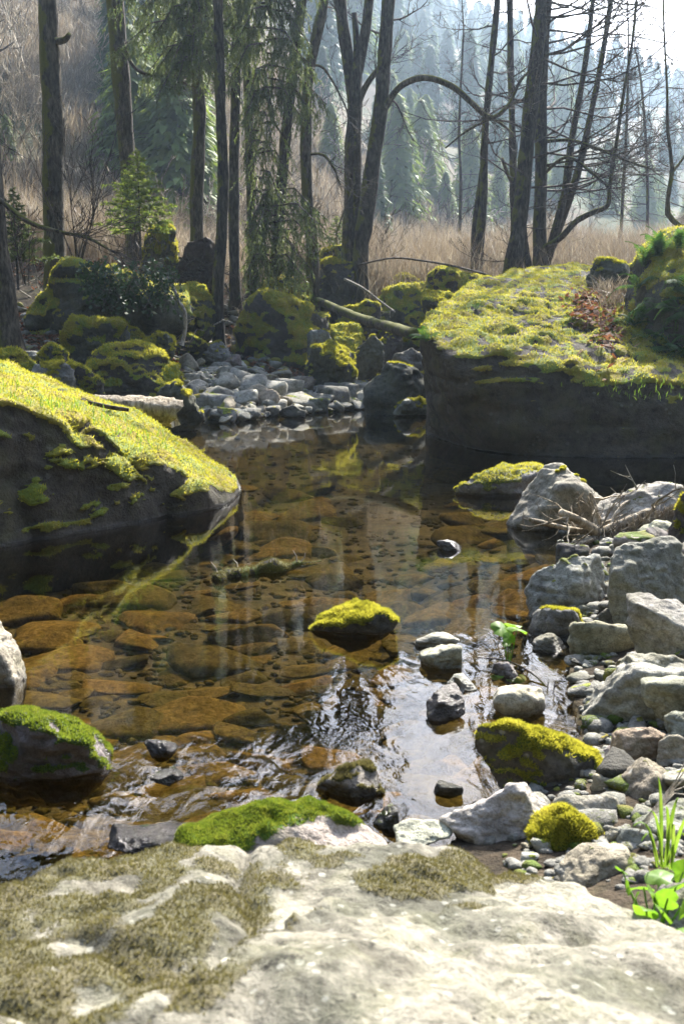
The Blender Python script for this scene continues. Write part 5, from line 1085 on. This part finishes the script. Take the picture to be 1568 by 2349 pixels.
# leaf litter
def litter(name, label, pts, seed, size=.05, m_=M_LITTER):
    r = np.random.default_rng(seed); pts = np.array(pts); m = len(pts); a = r.uniform(0, 6.28, m); s = size * r.uniform(.5, 1.2, m)
    t = r.normal(0, .45, (m, 2)); d = np.stack([np.cos(a), np.sin(a), t[:, 0]], 1) * s[:, None]; e = np.stack([-np.sin(a), np.cos(a), t[:, 1]], 1) * s[:, None] * .55; p = pts + np.stack([0 * s, 0 * s, s * .35 + .004], 1)
    V = np.stack([p - d, p - e + (0, 0, .006), p + d, p + e + (0, 0, .006)], 1).reshape(-1, 3); k = np.arange(m)[:, None] * 4
    F = np.concatenate([k + [0, 1, 3], k + [1, 2, 3]]); tag(obj(name, mesh_np(name, V, F, m_, False)), label, 'leaf litter', kind='stuff')
def groundpts(n, x0, x1, d0, d1, seed, cl=.5):
    r = np.random.default_rng(seed); u = r.uniform(x0, x1, n * 2); d = r.uniform(d0, d1, n * 2); x = (u - 784) / FPX * d; z = ground(x, d); k = (fbm(np.stack([x, d, 0 * x], 1), 1.2, 3, seed) > -cl + r.normal(0, .2, n * 2)) & (pool_sd(x, d) > .5)
    return np.stack([x, d, z], 1)[k][:n]
litter('leaf_litter', 'reddish dead leaves scattered over the shaded left bank and under the trees', groundpts(9000, -150, 1000, 13, 23.5, 3, .1), 4, .05)
rl = np.random.default_rng(3)
lp = [on_mesh(vR, rl.normal(1350, 30), rl.normal(700, 26)) + rl.normal(0, .05, 3) * (1, 1, .3) for k in range(380)] + [on_mesh(vR, rl.normal(1390, 24), rl.normal(770, 26)) + rl.normal(0, .04, 3) * (1, 1, .3) for k in range(120)]
litter('leaf_litter', 'red-brown dead leaves gathered in the hollow between the two right boulders', lp, 5, .05)
# ivy on the long left boulder
def ivy():
    r = np.random.default_rng(6); V, F = [], []; T = Tubes(); o = empty('ivy', P(300, 640, 16.4), 'dark glossy ivy trailing over the long left boulder', 'ivy'); off = np.array(o.location)
    for k in range(60):
        x = r.uniform(190, 400); y = r.uniform(600, 650); p = P(x, y, r.uniform(16., 16.5)) - off; pts = [p]
        for i in range(6): p = p + np.array((r.normal(.02, .05), r.normal(-.01, .03), -r.uniform(.04, .11))); pts.append(p)
        T.tube(pts, [.005] * 7, 3, False)
        for i in range(24):
            q = pts[r.integers(7)] + r.normal(0, .05, 3); n_ = r.normal(0, 1, 3) + (0, -.6, .8); n_ /= np.linalg.norm(n_); e = np.cross(n_, r.normal(0, 1, 3)); e /= np.linalg.norm(e); g = np.cross(n_, e); s = r.uniform(.025, .05); b = len(V)
            V.extend([q - e * s, q + g * s * .8, q + e * s * 1.2, q - g * s * .8]); F.append((b, b + 1, b + 2, b + 3))
    obj('vine', T.mesh('vine', M_TWIG), o); obj('leaves', mesh_np('leaves', np.array(V), np.array(F), M_IVY, False), o, 'stuff')
ivy()
# root plate of the torn-up tree
B = Tubes(); rp = P(455, 620, 20.2)
for k in range(60): limb(B, rp + rng.normal(0, .18, 3), (random.gauss(0, 1), random.gauss(-.4, .6), random.gauss(-.2, .8)), random.uniform(.3, .8), .022, 1, -.1, 4, .35, minr=.005)
o_, v_, f_, m__ = brock((412, 548, 500, 690), 'dark earthy root plate of an uprooted tree between the trunks', dist=20.0, seed=88, sub=5, col=(.06, .045, .035), moss=.1, name='root_plate', cat='root plate', rough=(.16, .25), dk=.5)
obj('roots', B.mesh('roots', M_TWIG), o_, 'stuff')
# ------------------------------------------------------------------ haze
m = bpy.data.materials.new('haze'); m.use_nodes = True; t = m.node_tree; t.nodes.remove(t.nodes['Principled BSDF'])
pv = t.nodes.new('ShaderNodeVolumePrincipled'); pv.inputs['Color'].default_value = (.62, .80, 1, 1); pv.inputs['Density'].default_value = HAZE; pv.inputs['Anisotropy'].default_value = .5
t.links.new(pv.outputs[0], t.nodes['Material Output'].inputs['Volume'])
bm = bmesh.new(); bmesh.ops.create_cube(bm, size=1); me = bpy.data.meshes.new('haze'); bm.to_mesh(me); bm.free(); me.materials.append(m)
bpy.context.view_layer.update(); allz = max((o.matrix_world @ Vector(c)).z for o in S.objects if o.type == 'MESH' for c in o.bound_box[6:7]) + 1.; print('TOP', allz); hz = obj('haze', me, kind='stuff'); hz.scale = (1500, 1500, allz + 3); hz.location = (0, 0, allz / 2 - 1.5)
